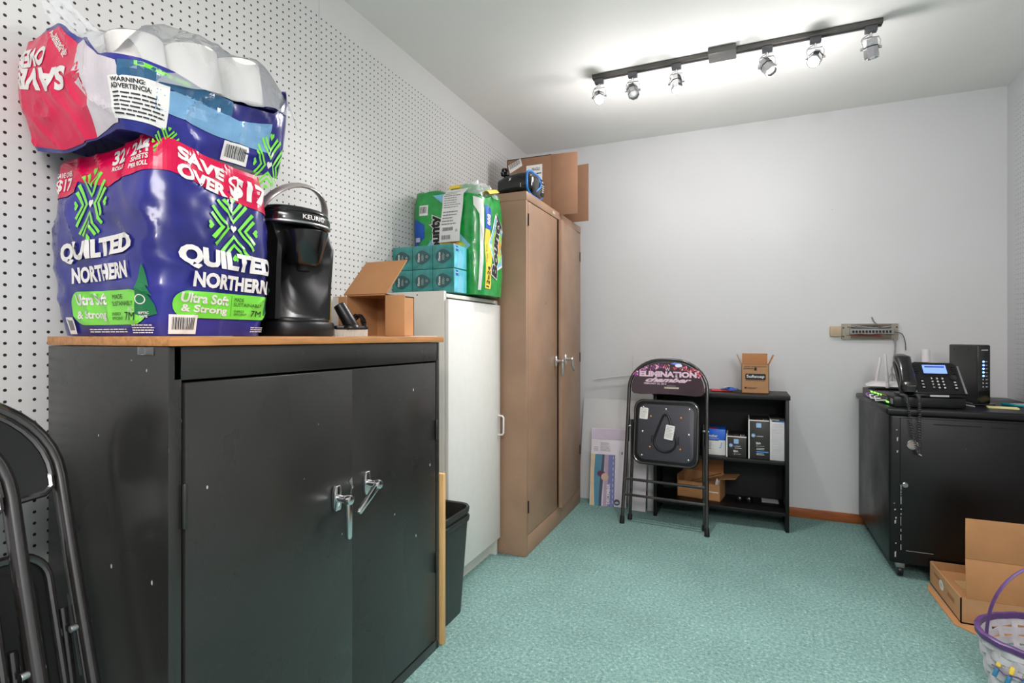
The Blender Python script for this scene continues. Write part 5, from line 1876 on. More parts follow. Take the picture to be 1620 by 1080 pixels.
for zz, hh in ((0.09, 0.028), (0.15, 0.006), (0.24, 0.018), (0.262, 0.010), (0.30, 0.008), (0.33, 0.004), (0.56, 0.012), (0.612, 0.02), (0.66, 0.006)):
    x = rr_.uniform(0.0, 0.016)
    we.poly([(x, zz), (x + 0.004, zz + 0.002), (x + 0.005, zz + hh), (x - 0.001, zz + hh * 0.8)], m_greyp)
we.build('chipped_paint', ct, 'chips of missing paint on the corner')
for x, y in ((GX0 + 0.045, GY0 + 0.03), (GX1 - 0.06, GY0 + 0.03), (GX0 + 0.045, GY1 - 0.05), (GX1 - 0.06, GY1 - 0.05)):
    cs_ = MB().box(x - 0.016, y - 0.018, 0.040, x + 0.016, y + 0.018, 0.064, bev=0.003).build('caster', m_steel, ct)
    MB().cyl((x - 0.011, y, 0.024), (x + 0.011, y, 0.024), 0.024, n=24, bev=0.004).build('wheel', m_blk, cs_)

# network switch
sw = thing('network_switch', 'flat black network switch lying under phone and router', 'network switch', (0.628, 2.928, GZ), (0, 0, math.radians(4)))
MB().box(0, 0, 0.003, 0.268, 0.50, 0.047, bev=0.0015).build('case', m_blk, sw, world=False)
for x, y in ((0.03, 0.03), (0.24, 0.03), (0.03, 0.47), (0.24, 0.47)):
    MB().cyl((x, y, 0), (x, y, 0.004), 0.009, n=14).build('rubber_foot', m_blkmt, sw, world=False)
p = Print(lambda a, b_, k: Vector((-0.0006 - 0.0003 * k, 0.50 - a, 0.003 + b_)))
p.rect(0.13, 0.006, 0.43, 0.038, m_blkmt)
for i in range(12):
    for j in range(2):
        p.rect(0.135 + i * 0.024, 0.008 + j * 0.015, 0.152 + i * 0.024, 0.020 + j * 0.015, M('port_grey', (96, 92, 86), 0.5))
        p.k -= 0.3
p.rect(0.455, 0.010, 0.492, 0.034, m_gink)
p.rect(0.13, 0.039, 0.40, 0.041, m_yel)
p.build('port', sw, 'rows of cable sockets', world=False)
for i in (1, 2, 4, 5, 7, 8, 10, 15, 16):
    MB().box(-0.003, 0.50 - (0.14 + i * 0.0175), 0.036 if i < 12 else 0.012, 0, 0.50 - (0.150 + i * 0.0175), 0.041 if i < 12 else 0.018).build('led', m_ledg, sw, 'lit green indicator', world=False)
p = Print(frame((0.0, 0.0, 0.0), (1, 0, 0), (0, 0, 1)))
for i in range(26):
    for j in range(5):
        p.ell(0.115 + i * 0.0054, 0.012 + j * 0.0055, 0.0017, 0.0017, m_blkmt, 6)
        p.k -= 0.35
p.build('vent', sw, world=False)
for i, (m_, y0_, y1_) in enumerate(((M('violet_cable', (170, 110, 190), 0.5), 0.36, 0.24), (m_white, 0.30, 0.18), (m_greyp, 0.22, 0.10))):
    pts = [(-0.001, y0_, 0.028), (-0.020, y0_ - 0.01, 0.026), (-0.027, (y0_ + y1_) / 2, 0.018 - 0.004 * i), (-0.020, y1_ + 0.01, 0.018), (-0.001, y1_, 0.020)]
    sm = []
    for k in range(len(pts) - 1):
        for q in range(6):
            f = q / 6
            sm.append(Vector(pts[k]).lerp(Vector(pts[k + 1]), f))
    sm.append(Vector(pts[-1]))
    MB().tube(sm, 0.0035, 8).build('patch_cable', m_, sw, ('violet patch cable', 'white patch cable', 'grey patch cable')[i], world=False)

# router
SWT = GZ + 0.0475
ro = thing('wireless_router', 'white wireless router with two raised antennas on the black switch', 'router', (0.705, 3.375, SWT), (0, 0, math.radians(-8)))
t = bmesh.new()
lo = [t.verts.new((x, y, 0.004)) for x, y in rrect(0.16, 0.15, 0.02, 4)]
mi = [t.verts.new((x, y, 0.016)) for x, y in rrect(0.212, 0.19, 0.02, 4)]
hi = [t.verts.new((x, y, 0.034)) for x, y in rrect(0.150, 0.14, 0.02, 4)]
for A, B in ((lo, mi), (mi, hi)):
    for k in range(len(A)):
        t.faces.new((A[k], A[(k + 1) % len(A)], B[(k + 1) % len(A)], B[k]))
t.faces.new(lo[::-1])
t.faces.new(hi)
MB()._add(t).build('case', m_white, ro, world=False)
MB().box(-0.07, -0.06, 0, 0.07, 0.06, 0.005).build('base', m_blkmt, ro, world=False)
for x, y, lx, h in ((-0.055, 0.085, 0.020, 0.135), (-0.015, -0.098, -0.012, 0.160)):
    an = MB().tube([(x, y, 0.020), (x + lx * 0.2, y, 0.03 + h * 0.2), (x + lx, y, 0.025 + h)], [0.0075, 0.0085, 0.0068], 12)
    an.cyl((x, y, 0.010), (x, y, 0.034), 0.0095, n=14, bev=0.002)
    an.build('antenna', m_white, ro, world=False)
MB().lathe([(0.003, 0), (0.003, 0.0015), (0, 0.002)], 10, T=Matrix.Translation((-0.075, -0.055, 0.0285))).build('led', m_ledt, ro, 'lit teal indicator', world=False)
ap = thing('access_point', 'white rounded pillar-shaped router standing behind the desk phone', 'router', (0.893, 3.50, GZ))
MB().lathe([(0.0, 0.0), (0.030, 0.0), (0.030, 0.012), (0.0185, 0.03), (0.0185, 0.248), (0.016, 0.252), (0.0, 0.252)], 28).build('case', m_white, ap, world=False)

# desk phone, local: front is -y
ph_ = thing('desk_phone', 'black office desk phone with blue lit screen on the black switch', 'telephone', (0.772, 2.995, SWT + 0.003), (0, 0, math.radians(3)))
AN = math.radians(52)
T0 = Matrix.Translation((0.018, -0.052, 0.012)) @ Matrix.Rotation(AN, 4, 'X')
mb = MB()
mb.prism([(-0.080, 0.0), (0.105, 0.0), (0.101, 0.155), (0.085, 0.172), (-0.055, 0.176), (-0.080, 0.165)], 0.024, T=T0, z0=-0.018, bev=0.006, seg=3)
mb.prism([(-0.060, 0.012), (0.085, 0.012), (0.075, 0.115), (0.050, 0.115)], 0.17, T=Matrix.Translation((-0.07, 0, 0.0)) @ Matrix(((0, 0, 1, 0), (1, 0, 0, 0), (0, 1, 0, 0), (0, 0, 0, 1))), bev=0.004) if False else None
mb.box(-0.12, -0.055, 0.0, 0.120, 0.045, 0.013, bev=0.004)
mb.box(-0.055, 0.018, 0.004, 0.09, 0.040, 0.085, bev=0.006)
body = mb.build('base', m_blk, ph_, world=False)
mb = MB().prism([(0.100, 0.002), (0.1085, 0.002), (0.1045, 0.150), (0.0975, 0.150)], 0.008, T=T0, z0=0.002, bev=0.002)
mb.build('silver_edge', m_steel, ph_, 'silver edge strip', world=False)
mb = MB().prism([(-0.0835, 0.002), (-0.075, 0.002), (-0.075, 0.150), (-0.0825, 0.150)], 0.008, T=T0, z0=0.002, bev=0.002)
mb.build('silver_edge', m_steel, ph_, 'silver edge strip', world=False)
MB().prism(rrect(0.098, 0.056, 0.003, 3, 0.012, 0.130), 0.004, T=T0, z0=0.006, bev=0.001).build('bezel', m_blkgl, ph_, world=False)
sn = MB().prism(rrect(0.088, 0.046, 0.002, 3, 0.012, 0.130), 0.001, T=T0, z0=0.0102).build('screen', m_scr, ph_, 'lit blue screen', world=False)
p = Print(lambda a, b_, k: T0 @ Vector((a, b_, 0.0115 + 0.0003 * k)))
p.rect(-0.024, 0.138, 0.050, 0.146, M('screen_navy', (52, 62, 110), 0.4))
p.lines(-0.026, 0.112, 0.05, 0.132, 3, M('screen_pale', (170, 186, 240), 0.4), frac=0.2)
p.build('print', sn, world=False)


def key(x, y, w_=0.011, h_=0.0075, lab=None, m_=m_blkmt):
    MB().prism(rrect(w_, h_, 0.0025, 3, x, y), 0.003, T=T0, z0=0.006, bev=0.0008).build('key', m_, ph_, lab, world=False)


digits = Print(lambda a, b_, k: T0 @ Vector((a, b_, 0.0096 + 0.0002 * k)))
for r in range(4):
    for c in range(3):
        x, y = -0.008 + c * 0.020, 0.080 - r * 0.0165
        key(x, y, 0.014, 0.011)
        digits.text('123456789*0#'[r * 3 + c], x, y, 0.0075 if (r * 3 + c) != 0 else 0.004, 0.0085, m_wink, bold=0.04)
for r in range(3):
    key(-0.046, 0.064 - r * 0.0165, 0.014, 0.010)
    digits.rect(-0.050, 0.0615 - r * 0.0165, -0.042, 0.0665 - r * 0.0165, m_wink)
for r in range(3):
    key(0.074, 0.060 - r * 0.015, 0.014, 0.011)
    digits.rect(0.070, 0.058 - r * 0.015, 0.078, 0.063 - r * 0.015, m_wink)
for s_ in (-0.060, 0.086):
    for r in range(4):
        key(s_ - 0.0005 * r, 0.112 + r * 0.012, 0.016, 0.0075)
for c in range(4):
    key(-0.020 + c * 0.021, 0.0965, 0.014, 0.006)
digits.text('polycom', 0.016, 0.167, 0.034, 0.005, m_wink)
digits.rect(-0.008, 0.1645, -0.004, 0.169, m_red)
digits.build('lettering', ph_, 'white key legends', world=False)
MB().prism([(0.0135 * math.cos(a) + 0.074, 0.0135 * math.sin(a) + 0.086) for a in [2 * PI * i / 24 for i in range(24)]], 0.004, T=T0, z0=0.006, bev=0.0012).build('dial_pad', m_blkgl, ph_, world=False)
MB().box(-0.01, -0.0565, 0.002, 0.060, -0.0548, 0.010).build('name_plate', m_greyp, ph_, 'pale plate under the keys', world=False)
# handset lies in the cradle on the left
mb = MB()
hs = []
for i in range(15):
    f = i / 14
    hs.append(T0 @ Vector((-0.112, -0.012 + 0.212 * f, 0.030 + 0.020 * math.sin(PI * f) - (0.010 if f < 0.12 or f > 0.9 else 0))))
rad = [0.021, 0.030, 0.033, 0.031, 0.029, 0.028, 0.0275, 0.0275, 0.0275, 0.028, 0.029, 0.031, 0.033, 0.030, 0.020]
t = bmesh.new()
rings = []
for pnt, r in zip(hs, rad):
    ax, az = Vector((1, 0, 0)), (T0.to_3x3() @ Vector((0, 0, 1)))
    rg = []
    for k in range(16):
        a = 2 * PI * k / 16
        ca, sa = math.cos(a), math.sin(a)
        rg.append(t.verts.new(pnt + ax * (r * math.copysign(abs(ca) ** 0.6, ca)) + az * (r * 0.62 * math.copysign(abs(sa) ** 0.6, sa))))
    rings.append(rg)
for A, B in zip(rings, rings[1:]):
    for k in range(16):
        t.faces.new((A[k], A[(k + 1) % 16], B[(k + 1) % 16], B[k]))
t.faces.new(rings[0][::-1])
t.faces.new(rings[-1])
bmesh.ops.recalc_face_normals(t, faces=t.faces[:])
hset = MB()._add(t).build('handset', m_blkgl, ph_, world=False, angle=50)
p = Print(lambda a, b_, k: T0 @ Vector((-0.112 + a, b_, 0.0500 + 0.0003 * k)))
p.text('Polycom', 0.006, 0.010, 0.030, 0.006, m_wink).build('lettering', hset, world=False)
MB().prism(rrect(0.052, 0.190, 0.012, 5, -0.112, 0.088), 0.020, T=T0, z0=-0.014, bev=0.005).build('cradle', m_blk, ph_, world=False)
# coiled cord hangs over the front of the cart and comes back up
cord = []
ctrl = [Vector(q) for q in ((-0.118, -0.050, 0.006), (-0.114, -0.104, 0.004), (-0.112, -0.126, -0.03), (-0.102, -0.130, -0.12), (-0.084, -0.134, -0.215),
        (-0.078, -0.135, -0.235), (-0.073, -0.134, -0.215), (-0.072, -0.130, -0.12), (-0.070, -0.126, -0.03), (-0.066, -0.104, 0.004), (-0.062, -0.060, 0.008))]


def cat(P, f):
    n = len(P) - 1
    i = min(int(f * n), n - 1)
    t_ = f * n - i
    p0, p1, p2, p3 = P[max(i - 1, 0)], P[i], P[i + 1], P[min(i + 2, n)]
    return 0.5 * ((2 * p1) + (p2 - p0) * t_ + (2 * p0 - 5 * p1 + 4 * p2 - p3) * t_ ** 2 + (3 * p1 - p0 - 3 * p2 + p3) * t_ ** 3)


NC = 900
for i in range(NC + 1):
    f = i / NC
    c0 = cat(ctrl, f)
    d = (cat(ctrl, min(1, f + 0.002)) - cat(ctrl, max(0, f - 0.002))).normalized()
    a_ = d.cross(Vector((0, 1, 0.2))).normalized()
    b_ = d.cross(a_)
    an_ = 2 * PI * 92 * f
    cord.append(c0 + (a_ * math.cos(an_) + b_ * math.sin(an_)) * 0.0052)
MB().tube(cord, 0.0019, 6).build('coiled_cord', M('cord_grey', (58, 58, 60), 0.3), ph_, world=False)

# modem
mo = thing('cable_modem', 'tall black modem with column of blue lights on the black cabinet', 'modem', (0.990, 3.125, GZ), (0, 0, math.radians(8)))
MB().box(0.0, 0.0, 0.010, 0.052, 0.250, 0.282, bev=0.006, seg=3).build('case', M('modem_black', (40, 40, 40), 0.42, var=0.08), mo, world=False)
MB().box(0.002, -0.0015, 0.014, 0.050, 0.004, 0.278, bev=0.001).build('front_panel', m_blkgl, mo, world=False)
MB().prism([(-0.018, -0.004), (0.070, -0.004), (0.058, 0.03), (0.058, 0.22), (-0.006, 0.22), (-0.006, 0.03)], 0.011, bev=0.003).build('stand', m_blkgl, mo, world=False)
for i in range(8):
    z = 0.205 - i * 0.0165
    if i < 5:
        MB().lathe([(0.0042, 0), (0.0042, 0.001), (0, 0.0016)], 12, T=Matrix.Translation((0.024, -0.0016, z)) @ Matrix.Rotation(PI / 2, 4, 'X')).build('led', m_ledb, mo, 'lit blue indicator', world=False)
p = Print(frame((0, -0.0015, 0), (1, 0, 0), (0, 0, 1)))
for i in range(8):
    z = 0.205 - i * 0.0165
    if i >= 5:
        p.ell(0.022, z, 0.003, 0.003, m_greyp, 10)
    p.rect(0.031, z - 0.0015, 0.039, z + 0.0015, m_greyp)
p.text('ARRIS', 0.027, 0.258, 0.026, 0.006, m_wink, bold=0.02)
p.build('print', mo, 'white lettering and small marks', world=False)
p = Print(lambda a, b_, k: Vector((-0.0004 - 0.0002 * k, a, b_)))
for y in (0.07, 0.20):
    p.poly([(y - 0.004, 0.262), (y + 0.004, 0.262), (y + 0.004, 0.254), (y - 0.004, 0.254)], m_blkmt)
p.build('vent', mo, world=False)

nt_ = thing('sticky_note_pad', 'pale yellow sticky note pad lying before the modem', 'note pad', (1.055, 3.07, GZ), (0, 0, math.radians(-12)))
MB().box(-0.045, -0.028, 0, 0.060, 0.028, 0.006, bev=0.0008).build('pad', M('sticky_yellow', (240, 230, 160), 0.7), nt_, world=False)
pn_ = thing('pen', 'turquoise pen lying between sticky notes and white paper', 'pen', (1.135, 3.17, GZ), (0, 0, math.radians(-50)))
mb = MB().cyl((-0.045, 0, 0.006), (0.035, 0, 0.006), 0.0055, n=14, bev=0.001)
mb.cyl((0.035, 0, 0.006), (0.048, 0, 0.006), 0.0055, 0.0015, n=14)
mb.build('barrel', M('turquoise_plastic', (16, 150, 170), 0.3), pn_, world=False)
MB().box(-0.046, -0.0015, 0.011, -0.012, 0.0015, 0.0135, bev=0.0005).build('clip', M('turquoise_plastic', (16, 150, 170), 0.3), pn_, world=False)
wp = thing('paper_sheet', 'white paper sheet on the cabinet at the pegboard wall', 'paper', (1.20, 3.2, GZ), (0, 0, 0.2))
MB().box(-0.04, -0.10, 0, 0.06, 0.10, 0.002).build('sheet', m_paper, wp, world=False)
mc = thing('grey_cable', 'pale grey flat cable lying between the switch and modem', 'cable', (0.93, 3.2, GZ))
MB().tube([cat([Vector(q) for q in ((0.905, 3.42, GZ + 0.004), (0.925, 3.25, GZ + 0.004), (0.945, 3.10, GZ + 0.004), (0.960, 3.06, GZ + 0.004))], i / 20) for i in range(21)], 0.0035, 8).build('cable', m_greyp, mc)

# ================================================================== PATCH PANEL ON THE WALL
PX0, PX1, PZ0, PZ1 = 0.527, 0.800, 1.066, 1.157
pp = thing('patch_panel', 'beige patch panel with a row of sockets screwed to the white wall', 'patch panel', ((PX0 + PX1) / 2, YB, (PZ0 + PZ1) / 2))
MB().box(PX0, YB - 0.018, PZ0, PX1, YB, PZ1, bev=0.002).build('back_plate', m_panelb, pp)
MB().box(PX0 + 0.038, YB - 0.034, PZ0 + 0.030, PX1 - 0.022, YB - 0.016, PZ0 + 0.062, bev=0.002).build('socket_strip', M('panel_grey', (150, 150, 148), 0.45), pp)
p = Print(frame((PX0, YB - 0.034, PZ0), (1, 0, 0), (0, 0, 1)))
for i in range(12):
    x = 0.054 + i * 0.0162
    p.poly([(x - 0.0055, 0.040), (x - 0.0055, 0.052), (x + 0.0055, 0.052), (x + 0.0055, 0.040), (x + 0.0025, 0.040), (x + 0.0025, 0.037), (x - 0.0025, 0.037), (x - 0.0025, 0.040)], m_ink)
    p.k -= 0.35
p.build('socket', pp, 'twelve dark sockets in a row')
for z0_, z1_ in ((0.068, 0.086), (0.006, 0.022)):
    MB().box(PX0 + 0.045, YB - 0.026, PZ0 + z0_, PX1 - 0.035, YB - 0.016, PZ0 + z1_, bev=0.001).build('punch_block', M('block_brown', (112, 102, 88), 0.6), pp)
rr_ = random.Random(5)
wc_ = [M('wire_red', (150, 70, 56), 0.5), M('wire_grey', (70, 70, 70), 0.5), M('wire_brown', (96, 70, 56), 0.5), m_greyp]
for i in range(14):
    zt = PZ0 + (0.072 if i % 2 else 0.026)
    x0_ = PX0 + rr_.uniform(0.02, 0.10)
    x1_ = PX1 - rr_.uniform(0.02, 0.10)
    P_ = [Vector((x0_ + (x1_ - x0_) * k / 4, YB - 0.030 - rr_.uniform(0, 0.008), zt + rr_.uniform(-0.007, 0.007))) for k in range(5)]
    MB().tube([cat(P_, k / 20) for k in range(21)], 0.0014, 6).build('wire', wc_[i % 4], pp)
for x, z in ((0.006, 0.068), (0.006, 0.018), (0.264, 0.070)):
    MB().lathe([(0.004, 0), (0.004, 0.001), (0, 0.002)], 12, T=Matrix.Translation((PX0 + x + 0.001, YB - 0.018, PZ0 + z)) @ Matrix.Rotation(PI / 2, 4, 'X')).build('screw', m_blkmt, pp)
for P_ in ([(PX1 - 0.10, YB - 0.02, PZ1 - 0.005), (PX1 - 0.115, YB - 0.012, PZ1 + 0.012), (PX1 - 0.125, YB - 0.010, PZ1 + 0.038)],
           [(PX1 - 0.04, YB - 0.03, PZ0 + 0.045), (PX1 + 0.01, YB - 0.03, PZ0 + 0.035), (PX1 + 0.030, YB - 0.02, PZ0 - 0.005), (PX1 + 0.036, YB - 0.012, PZ0 - 0.06)]):
    P_ = [Vector(q) for q in P_]
    MB().tube([cat(P_, k / 20) for k in range(21)], 0.0026, 8).build('cable', M('cable_grey', (110, 110, 110), 0.5), pp, 'loose grey cable end')
for i in range(4):
    P_ = [Vector((PX1 - 0.020 + 0.003 * i, YB - 0.024, PZ0 + 0.006)), Vector((PX1 - 0.016 + 0.004 * (i % 2), YB - 0.018, PZ0 - 0.05)), Vector((PX1 - 0.024 + 0.003 * i, YB - 0.014, PZ0 - 0.12)), Vector((PX1 - 0.028 - 0.001 * i, YB - 0.014, PZ0 - 0.18)), Vector((PX1 - 0.055 + 0.028 * i, YB - 0.016, PZ0 - 0.245)), Vector((PX1 - 0.060 + 0.030 * i, YB - 0.020, PZ0 - 0.285))]
    MB().tube([cat(P_, k / 30) for k in range(31)], 0.0018, 6).build('cable', M('cable_pale', (158, 156, 152), 0.5), pp, 'bundle cable hanging to the router')
jb = thing('junction_box', 'small beige junction box on the wall beside the patch panel', 'junction box', (0.495, YB, 1.112))
MB().box(0.467, YB - 0.026, 1.084, 0.5255, YB, 1.143, bev=0.004).build('box', m_beige, jb)
p = Print(frame((0.467, YB - 0.026, 1.084), (1, 0, 0), (0, 0, 1)))
p.lines(0.008, 0.010, 0.050, 0.045, 4, M('faded_ink', (160, 138, 110), 0.6), frac=0.2)
p.build('print', jb)

# ================================================================== CARTON AND BASKET ON THE CARPET
tr = thing('flat_carton', 'shallow open brown carton tray on the carpet by the rolling cabinet', 'carton', (1.0, 2.66, 0))
TX0, TX1, TY0, TY1, TH_ = 0.752, 1.272, 2.53, 2.895, 0.098
th = 0.004
b = MB()
b.box(TX0, TY0, 0.003, TX1, TY0 + th, TH_)
b.box(TX0, TY1 - th, 0.003, TX1, TY1, TH_)
b.box(TX0, TY0, 0.003, TX0 + th, TY1, TH_)
b.box(TX1 - th, TY0, 0.003, TX1, TY1, TH_)
b.box(TX0, TY0, 0.003, TX1, TY1, 0.007)
b.build('tray', M('kraft_carton', (190, 146, 104), 0.8, var=0.06), tr)
MB().box(TX0 + 0.004, TY0 + 0.004, 0.060, TX1 - 0.004, TY1 - 0.004, 0.064, T=None).build('inner_flap', m_card, tr)
MB().prism([(TX0 - 0.006, TY1 - 0.01), (TX0, TY0 - 0.004), (TX1, TY0 - 0.004), (TX1, TY0 - 0.085), (TX0 + 0.03, TY0 - 0.085), (TX0 - 0.025, TY0 - 0.02), (TX0 - 0.028, TY1 - 0.08)], 0.003).build('floor_flap', m_card, tr)
T = Matrix.Translation((0, TY0 + th, TH_)) @ Matrix.Rotation(math.radians(86), 4, 'X')
MB().box(TX0 + 0.018, 0, 0, TX1 - 0.004, 0.146, th, T=T, bev=0.001).build('tall_flap', m_card, tr)
T2 = T @ Matrix.Translation((0, 0.147, 0)) @ Matrix.Rotation(math.radians(5), 4, 'X')
MB().box(TX0 + 0.018, 0, 0, TX1 - 0.004, 0.152, th, T=T2, bev=0.001).build('tall_flap', m_card, tr)
p = Print(lambda a, b_, k: Vector((TX0 - 0.0006 - 0.0003 * k, TY1 - a, b_)))
p.rect(0.225, 0.045, 0.30, 0.062, m_cardin)
p.rect(0.06, 0.062, 0.14, 0.074, m_cardin)
p.ell(0.155, 0.056, 0.028, 0.020, m_paper)
p.lines(0.138, 0.047, 0.170, 0.064, 3, m_gink, frac=0.3)
p.build('print', tr, 'torn white sticker and brown tape')
p = Print(frame((TX0 + 0.06, TY0 + 0.18, 0.064), (1, 0, 0), (0, 1, 0)))
p.poly([(0, 0), (0.045, 0.01), (0.040, 0.09), (-0.005, 0.08)], m_tape)
p.build('tape', tr, 'strip of pale tape inside')

BK = (0.862, 2.10, 0)
RZB = 0.185
bk_ = thing('wicker_basket', 'whitewashed woven basket with purple rim and handle on carpet', 'basket', BK, (0, 0, 0.25))
RX, RY = 0.200, 0.150


def bprof(z):
    f = z / RZB
    return 0.80 + 0.20 * f ** 0.7


mb = MB()
NS = 26
for k in range(NS):                      # upright stakes, woven past by the weavers
    a = 2 * PI * k / NS
    pts = []
    for j in range(13):
        z = 0.004 + (RZB - 0.006) * j / 12
        off = 1.0 + 0.014 * math.sin(PI * (j * 0.5 + k))
        pts.append((RX * bprof(z) * off * math.cos(a), RY * bprof(z) * off * math.sin(a), z))
    mb.tube(pts, 0.004, 6, flat=(0.0018, 0.0105), up=(-math.sin(a), math.cos(a), 0))
mb.build('stakes', m_wicker, bk_, world=False)
mb = MB()
NW = 6
for w_ in range(NW):
    z = 0.012 + (RZB - 0.022) * (w_ + 0.5) / NW
    pts = []
    for i in range(NS * 4):
        a = 2 * PI * i / (NS * 4)
        off = 1.0 + 0.020 * math.cos(PI * (i / 4 + w_))
        pts.append((RX * bprof(z) * off * math.cos(a), RY * bprof(z) * off * math.sin(a), z + 0.001 * math.sin(a * 9 + w_)))
    mb.tube(pts, 0.004, 6, closed=True, flat=(0.0020, 0.0088), up=(0, 0, 1)) if False else None
    t = bmesh.new()
    vs = []
    for i, q in enumerate(pts):
        q = Vector(q)
        rd_ = Vector((q.x, q.y, 0)).normalized()
        vs.append([t.verts.new(q + rd_ * dx + Vector((0, 0, dz))) for dx, dz in ((0.0013, -0.0112), (0.0026, 0), (0.0013, 0.0112), (-0.0013, 0.0112), (-0.0013, -0.0112))])
    for i in range(len(vs)):
        A, B = vs[i], vs[(i + 1) % len(vs)]
        for k in range(5):
            t.faces.new((A[k], B[k], B[(k + 1) % 5], A[(k + 1) % 5]))
    bmesh.ops.recalc_face_normals(t, faces=t.faces[:])
    mb._add(t)
mb.build('weave', m_wicker, bk_, world=False, angle=50)
MB().lathe([(0.0, 0.003), (0.80, 0.003), (0.80, 0.009), (0.0, 0.009)], 36, T=Matrix.Scale(1, 4), sx=RX, sy=RY).build('bottom', M('grey_wicker', (120, 116, 122), 0.7), bk_, world=False)
t = bmesh.new()
vs = []
for i in range(72):
    a = 2 * PI * i / 72
    rd_ = Vector((math.cos(a), math.sin(a), 0))
    q = Vector((RX * math.cos(a), RY * math.sin(a), RZB))
    w_ = 0.001 * math.sin(i * 1.7)
    vs.append([t.verts.new(q + rd_ * dx + Vector((0, 0, dz + w_))) for dx, dz in ((0.007, -0.013), (0.008, 0.002), (0.003, 0.006), (-0.005, 0.005), (-0.007, -0.012))])
for i in range(72):
    A, B = vs[i], vs[(i + 1) % 72]
    for k in range(5):
        t.faces.new((A[k], B[k], B[(k + 1) % 5], A[(k + 1) % 5]))
bmesh.ops.recalc_face_normals(t, faces=t.faces[:])
MB()._add(t).build('rim', m_purple, bk_, 'dark purple rim', world=False, angle=50)
hpts = []
for i in range(29):
    a = PI * i / 28
    hpts.append(((RX - 0.004) * math.cos(a), 0.0, RZB - 0.03 + 0.258 * math.sin(a) ** 0.8))
MB().tube([hpts[0]] + hpts[1:-1] + [hpts[-1]], 0.006, 8, flat=(0.0028, 0.0065), up=(0, 1, 0)).build('handle', m_purple, bk_, 'purple arched handle', world=False)
for k in range(9):
    a = -PI * 0.92 + k * 0.20
    z = 0.108 - 0.006 * math.sin(k * 1.4)
    q = Vector((RX * bprof(z) * 1.055 * math.cos(a), RY * bprof(z) * 1.055 * math.sin(a), z))
    b1 = MB().cyl(q + Vector((0.003, 0.0, 0.004)), q + Vector((0.010, 0, 0.026)), 0.0062, n=12, bev=0.002)
    bd = b1.build('bead', m_yel if k % 2 == 0 or True else m_pblue, bk_, 'yellow wooden bead', world=False)
    MB().cyl(q + Vector((-0.008, 0, -0.026)), q + Vector((0.001, 0, -0.002)), 0.0058, n=12, bev=0.002).build('bead', M('bead_blue', (52, 120, 156), 0.4), bk_, 'blue wooden bead', world=False)
spts = []
for i in range(50):
    a = -PI * 0.95 + 1.9 * i / 49
    z = 0.108 - 0.006 * math.sin(i * 0.25)
    spts.append((RX * bprof(z) * 1.06 * math.cos(a), RY * bprof(z) * 1.06 * math.sin(a), z + 0.003 * math.sin(i * 0.8)))
MB().tube(spts, 0.002, 6).build('string', m_purple, bk_, 'purple string', world=False)

# ================================================================== TRACK LIGHT
TRX0, TRX1, TRY = -0.705, 0.535, 2.68
m_track = M('dark_track_metal', (92, 90, 88), 0.35, 0.6)
tl = thing('light_track', 'dark metal ceiling light track carrying six spot heads', 'light track', ((TRX0 + TRX1) / 2, TRY, ZC))
MB().box(TRX0, TRY - 0.018, ZC - 0.022, TRX1, TRY + 0.018, ZC, bev=0.002).build('track', m_track, tl)
MB().box(TRX0 + 0.004, TRY - 0.006, ZC - 0.0226, TRX1 - 0.004, TRY + 0.006, ZC - 0.0215).build('slot', m_blkmt, tl)
MB().box(-0.150, TRY - 0.052, ZC - 0.030, -0.030, TRY + 0.040, ZC - 0.0005, bev=0.002).build('feed_box', M('feed_box_metal', (96, 96, 94), 0.4, 0.4), tl)


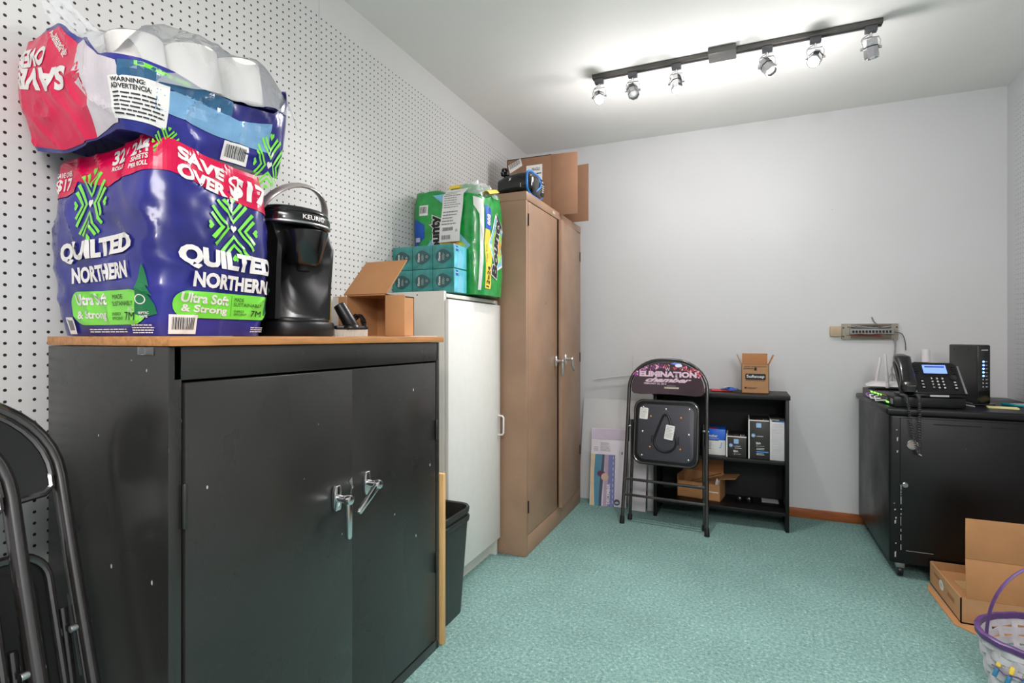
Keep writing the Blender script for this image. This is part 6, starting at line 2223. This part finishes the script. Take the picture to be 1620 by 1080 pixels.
def spot_head(x, label, aim, lit, power=0.0):
    o = thing('spot_head', label, 'spot light', (x, TRY, ZC - 0.022), group='spot heads on the ceiling track')
    MB().box(-0.022, -0.014, -0.024, 0.022, 0.014, 0.001, bev=0.003).build('adapter', M('adapter_grey', (86, 86, 90), 0.4), o, world=False)
    MB().cyl((0, 0, -0.046), (0, 0, -0.022), 0.006, n=12).build('stem', m_chrome, o, world=False)
    d = Vector(aim).normalized()
    q = d.to_track_quat('-Z', 'Y')
    T = Matrix.Translation((0, 0, -0.090)) @ q.to_matrix().to_4x4()
    MB().tube([(-0.031, 0, -0.090), (-0.034, 0, -0.062), (-0.027, 0, -0.046), (0, 0, -0.044), (0.027, 0, -0.046), (0.034, 0, -0.062), (0.031, 0, -0.090)], 0.003, 8, flat=(0.0018, 0.005), up=(0, 1, 0)).build('yoke', m_chrome, o, world=False)
    mb = MB().lathe([(0.020, 0.036), (0.026, 0.034), (0.028, 0.030), (0.029, -0.036), (0.027, -0.042), (0.0235, -0.042), (0.0235, -0.030), (0.020, -0.020)], 8, T=T)
    h = mb.build('housing', m_chrome if x > 0.4 or lit else m_steel, o, world=False, angle=20)
    MB().lathe([(0.0292, 0.004), (0.0296, 0.004), (0.0296, 0.0), (0.0292, 0.0)], 8, T=T).build('groove', m_blkmt, h, world=False)
    MB().cyl(T @ Vector((0, 0, 0.036)), T @ Vector((0, 0, 0.046)), 0.012, 0.006, n=14).build('back_cap', m_steel, h, world=False)
    MB().lathe([(0.0, -0.034), (0.012, -0.034), (0.0225, -0.030), (0.0225, -0.024), (0.0, -0.022)], 20, T=T).build('lamp', m_bulb if lit else m_bulbdim, h, 'lit lamp' if lit else 'dull lamp', world=False)
    for s_ in (-1, 1):
        MB().cyl((s_ * 0.028, 0, -0.090), (s_ * 0.038, 0, -0.090), 0.0055, n=12).build('knob', m_steel, o, world=False)
    cp_ = [Vector((0.0, 0.012, -0.024)), Vector((-0.030, 0.014, -0.040)), Vector((-0.026, 0.012, -0.068)), T @ Vector((0, 0, 0.040))]
    MB().tube([cat(cp_, k / 14) for k in range(15)], 0.0022, 6).build('wire', m_greyp, o, world=False)
    if power:
        l = bpy.data.lights.new('spot_lamp', 'SPOT')
        l.energy = power
        l.spot_size = math.radians(112)
        l.spot_blend = 0.75
        l.shadow_soft_size = 0.022
        l.color = (1.0, 0.96, 0.95)
        lo_ = bpy.data.objects.new('spot_lamp', l)
        COL.objects.link(lo_)
        lo_.parent = o
        lo_.location = Vector((0, 0, -0.090)) + d * 0.05
        lo_.rotation_euler = q.to_euler()
    return o


spot_head(-0.672, 'bright spot head at the end of the track over the tan locker', (0.25, -0.85, -0.75), True, SPOT_W)
spot_head(-0.503, 'dull grey spot head beside the bright end one, second on the track', (0.30, -0.75, -0.95), False)
spot_head(-0.295, 'lit spot head tilted down, beside the dark feed box', (0.12, -0.35, -1.0), True, SPOT_W * 0.8)
spot_head(0.099, 'dull steel spot head tilted sideways beyond the feed box', (0.55, -0.5, -1.0), False)
spot_head(0.289, 'bright spot head glaring next to the dull chrome end one', (-0.30, -0.85, -0.80), True, SPOT_W)
spot_head(0.494, 'unlit chrome spot head hanging at the free end of the track', (0.12, 0.15, -1.0), False)
# unseen point lamps added below the heads, imitating their spill on the ceiling
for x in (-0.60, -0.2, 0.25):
    l = bpy.data.lights.new('spill_fill', 'POINT')
    l.energy = FILL_W
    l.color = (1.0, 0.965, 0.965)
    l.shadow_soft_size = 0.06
    o = bpy.data.objects.new('spill_fill', l)
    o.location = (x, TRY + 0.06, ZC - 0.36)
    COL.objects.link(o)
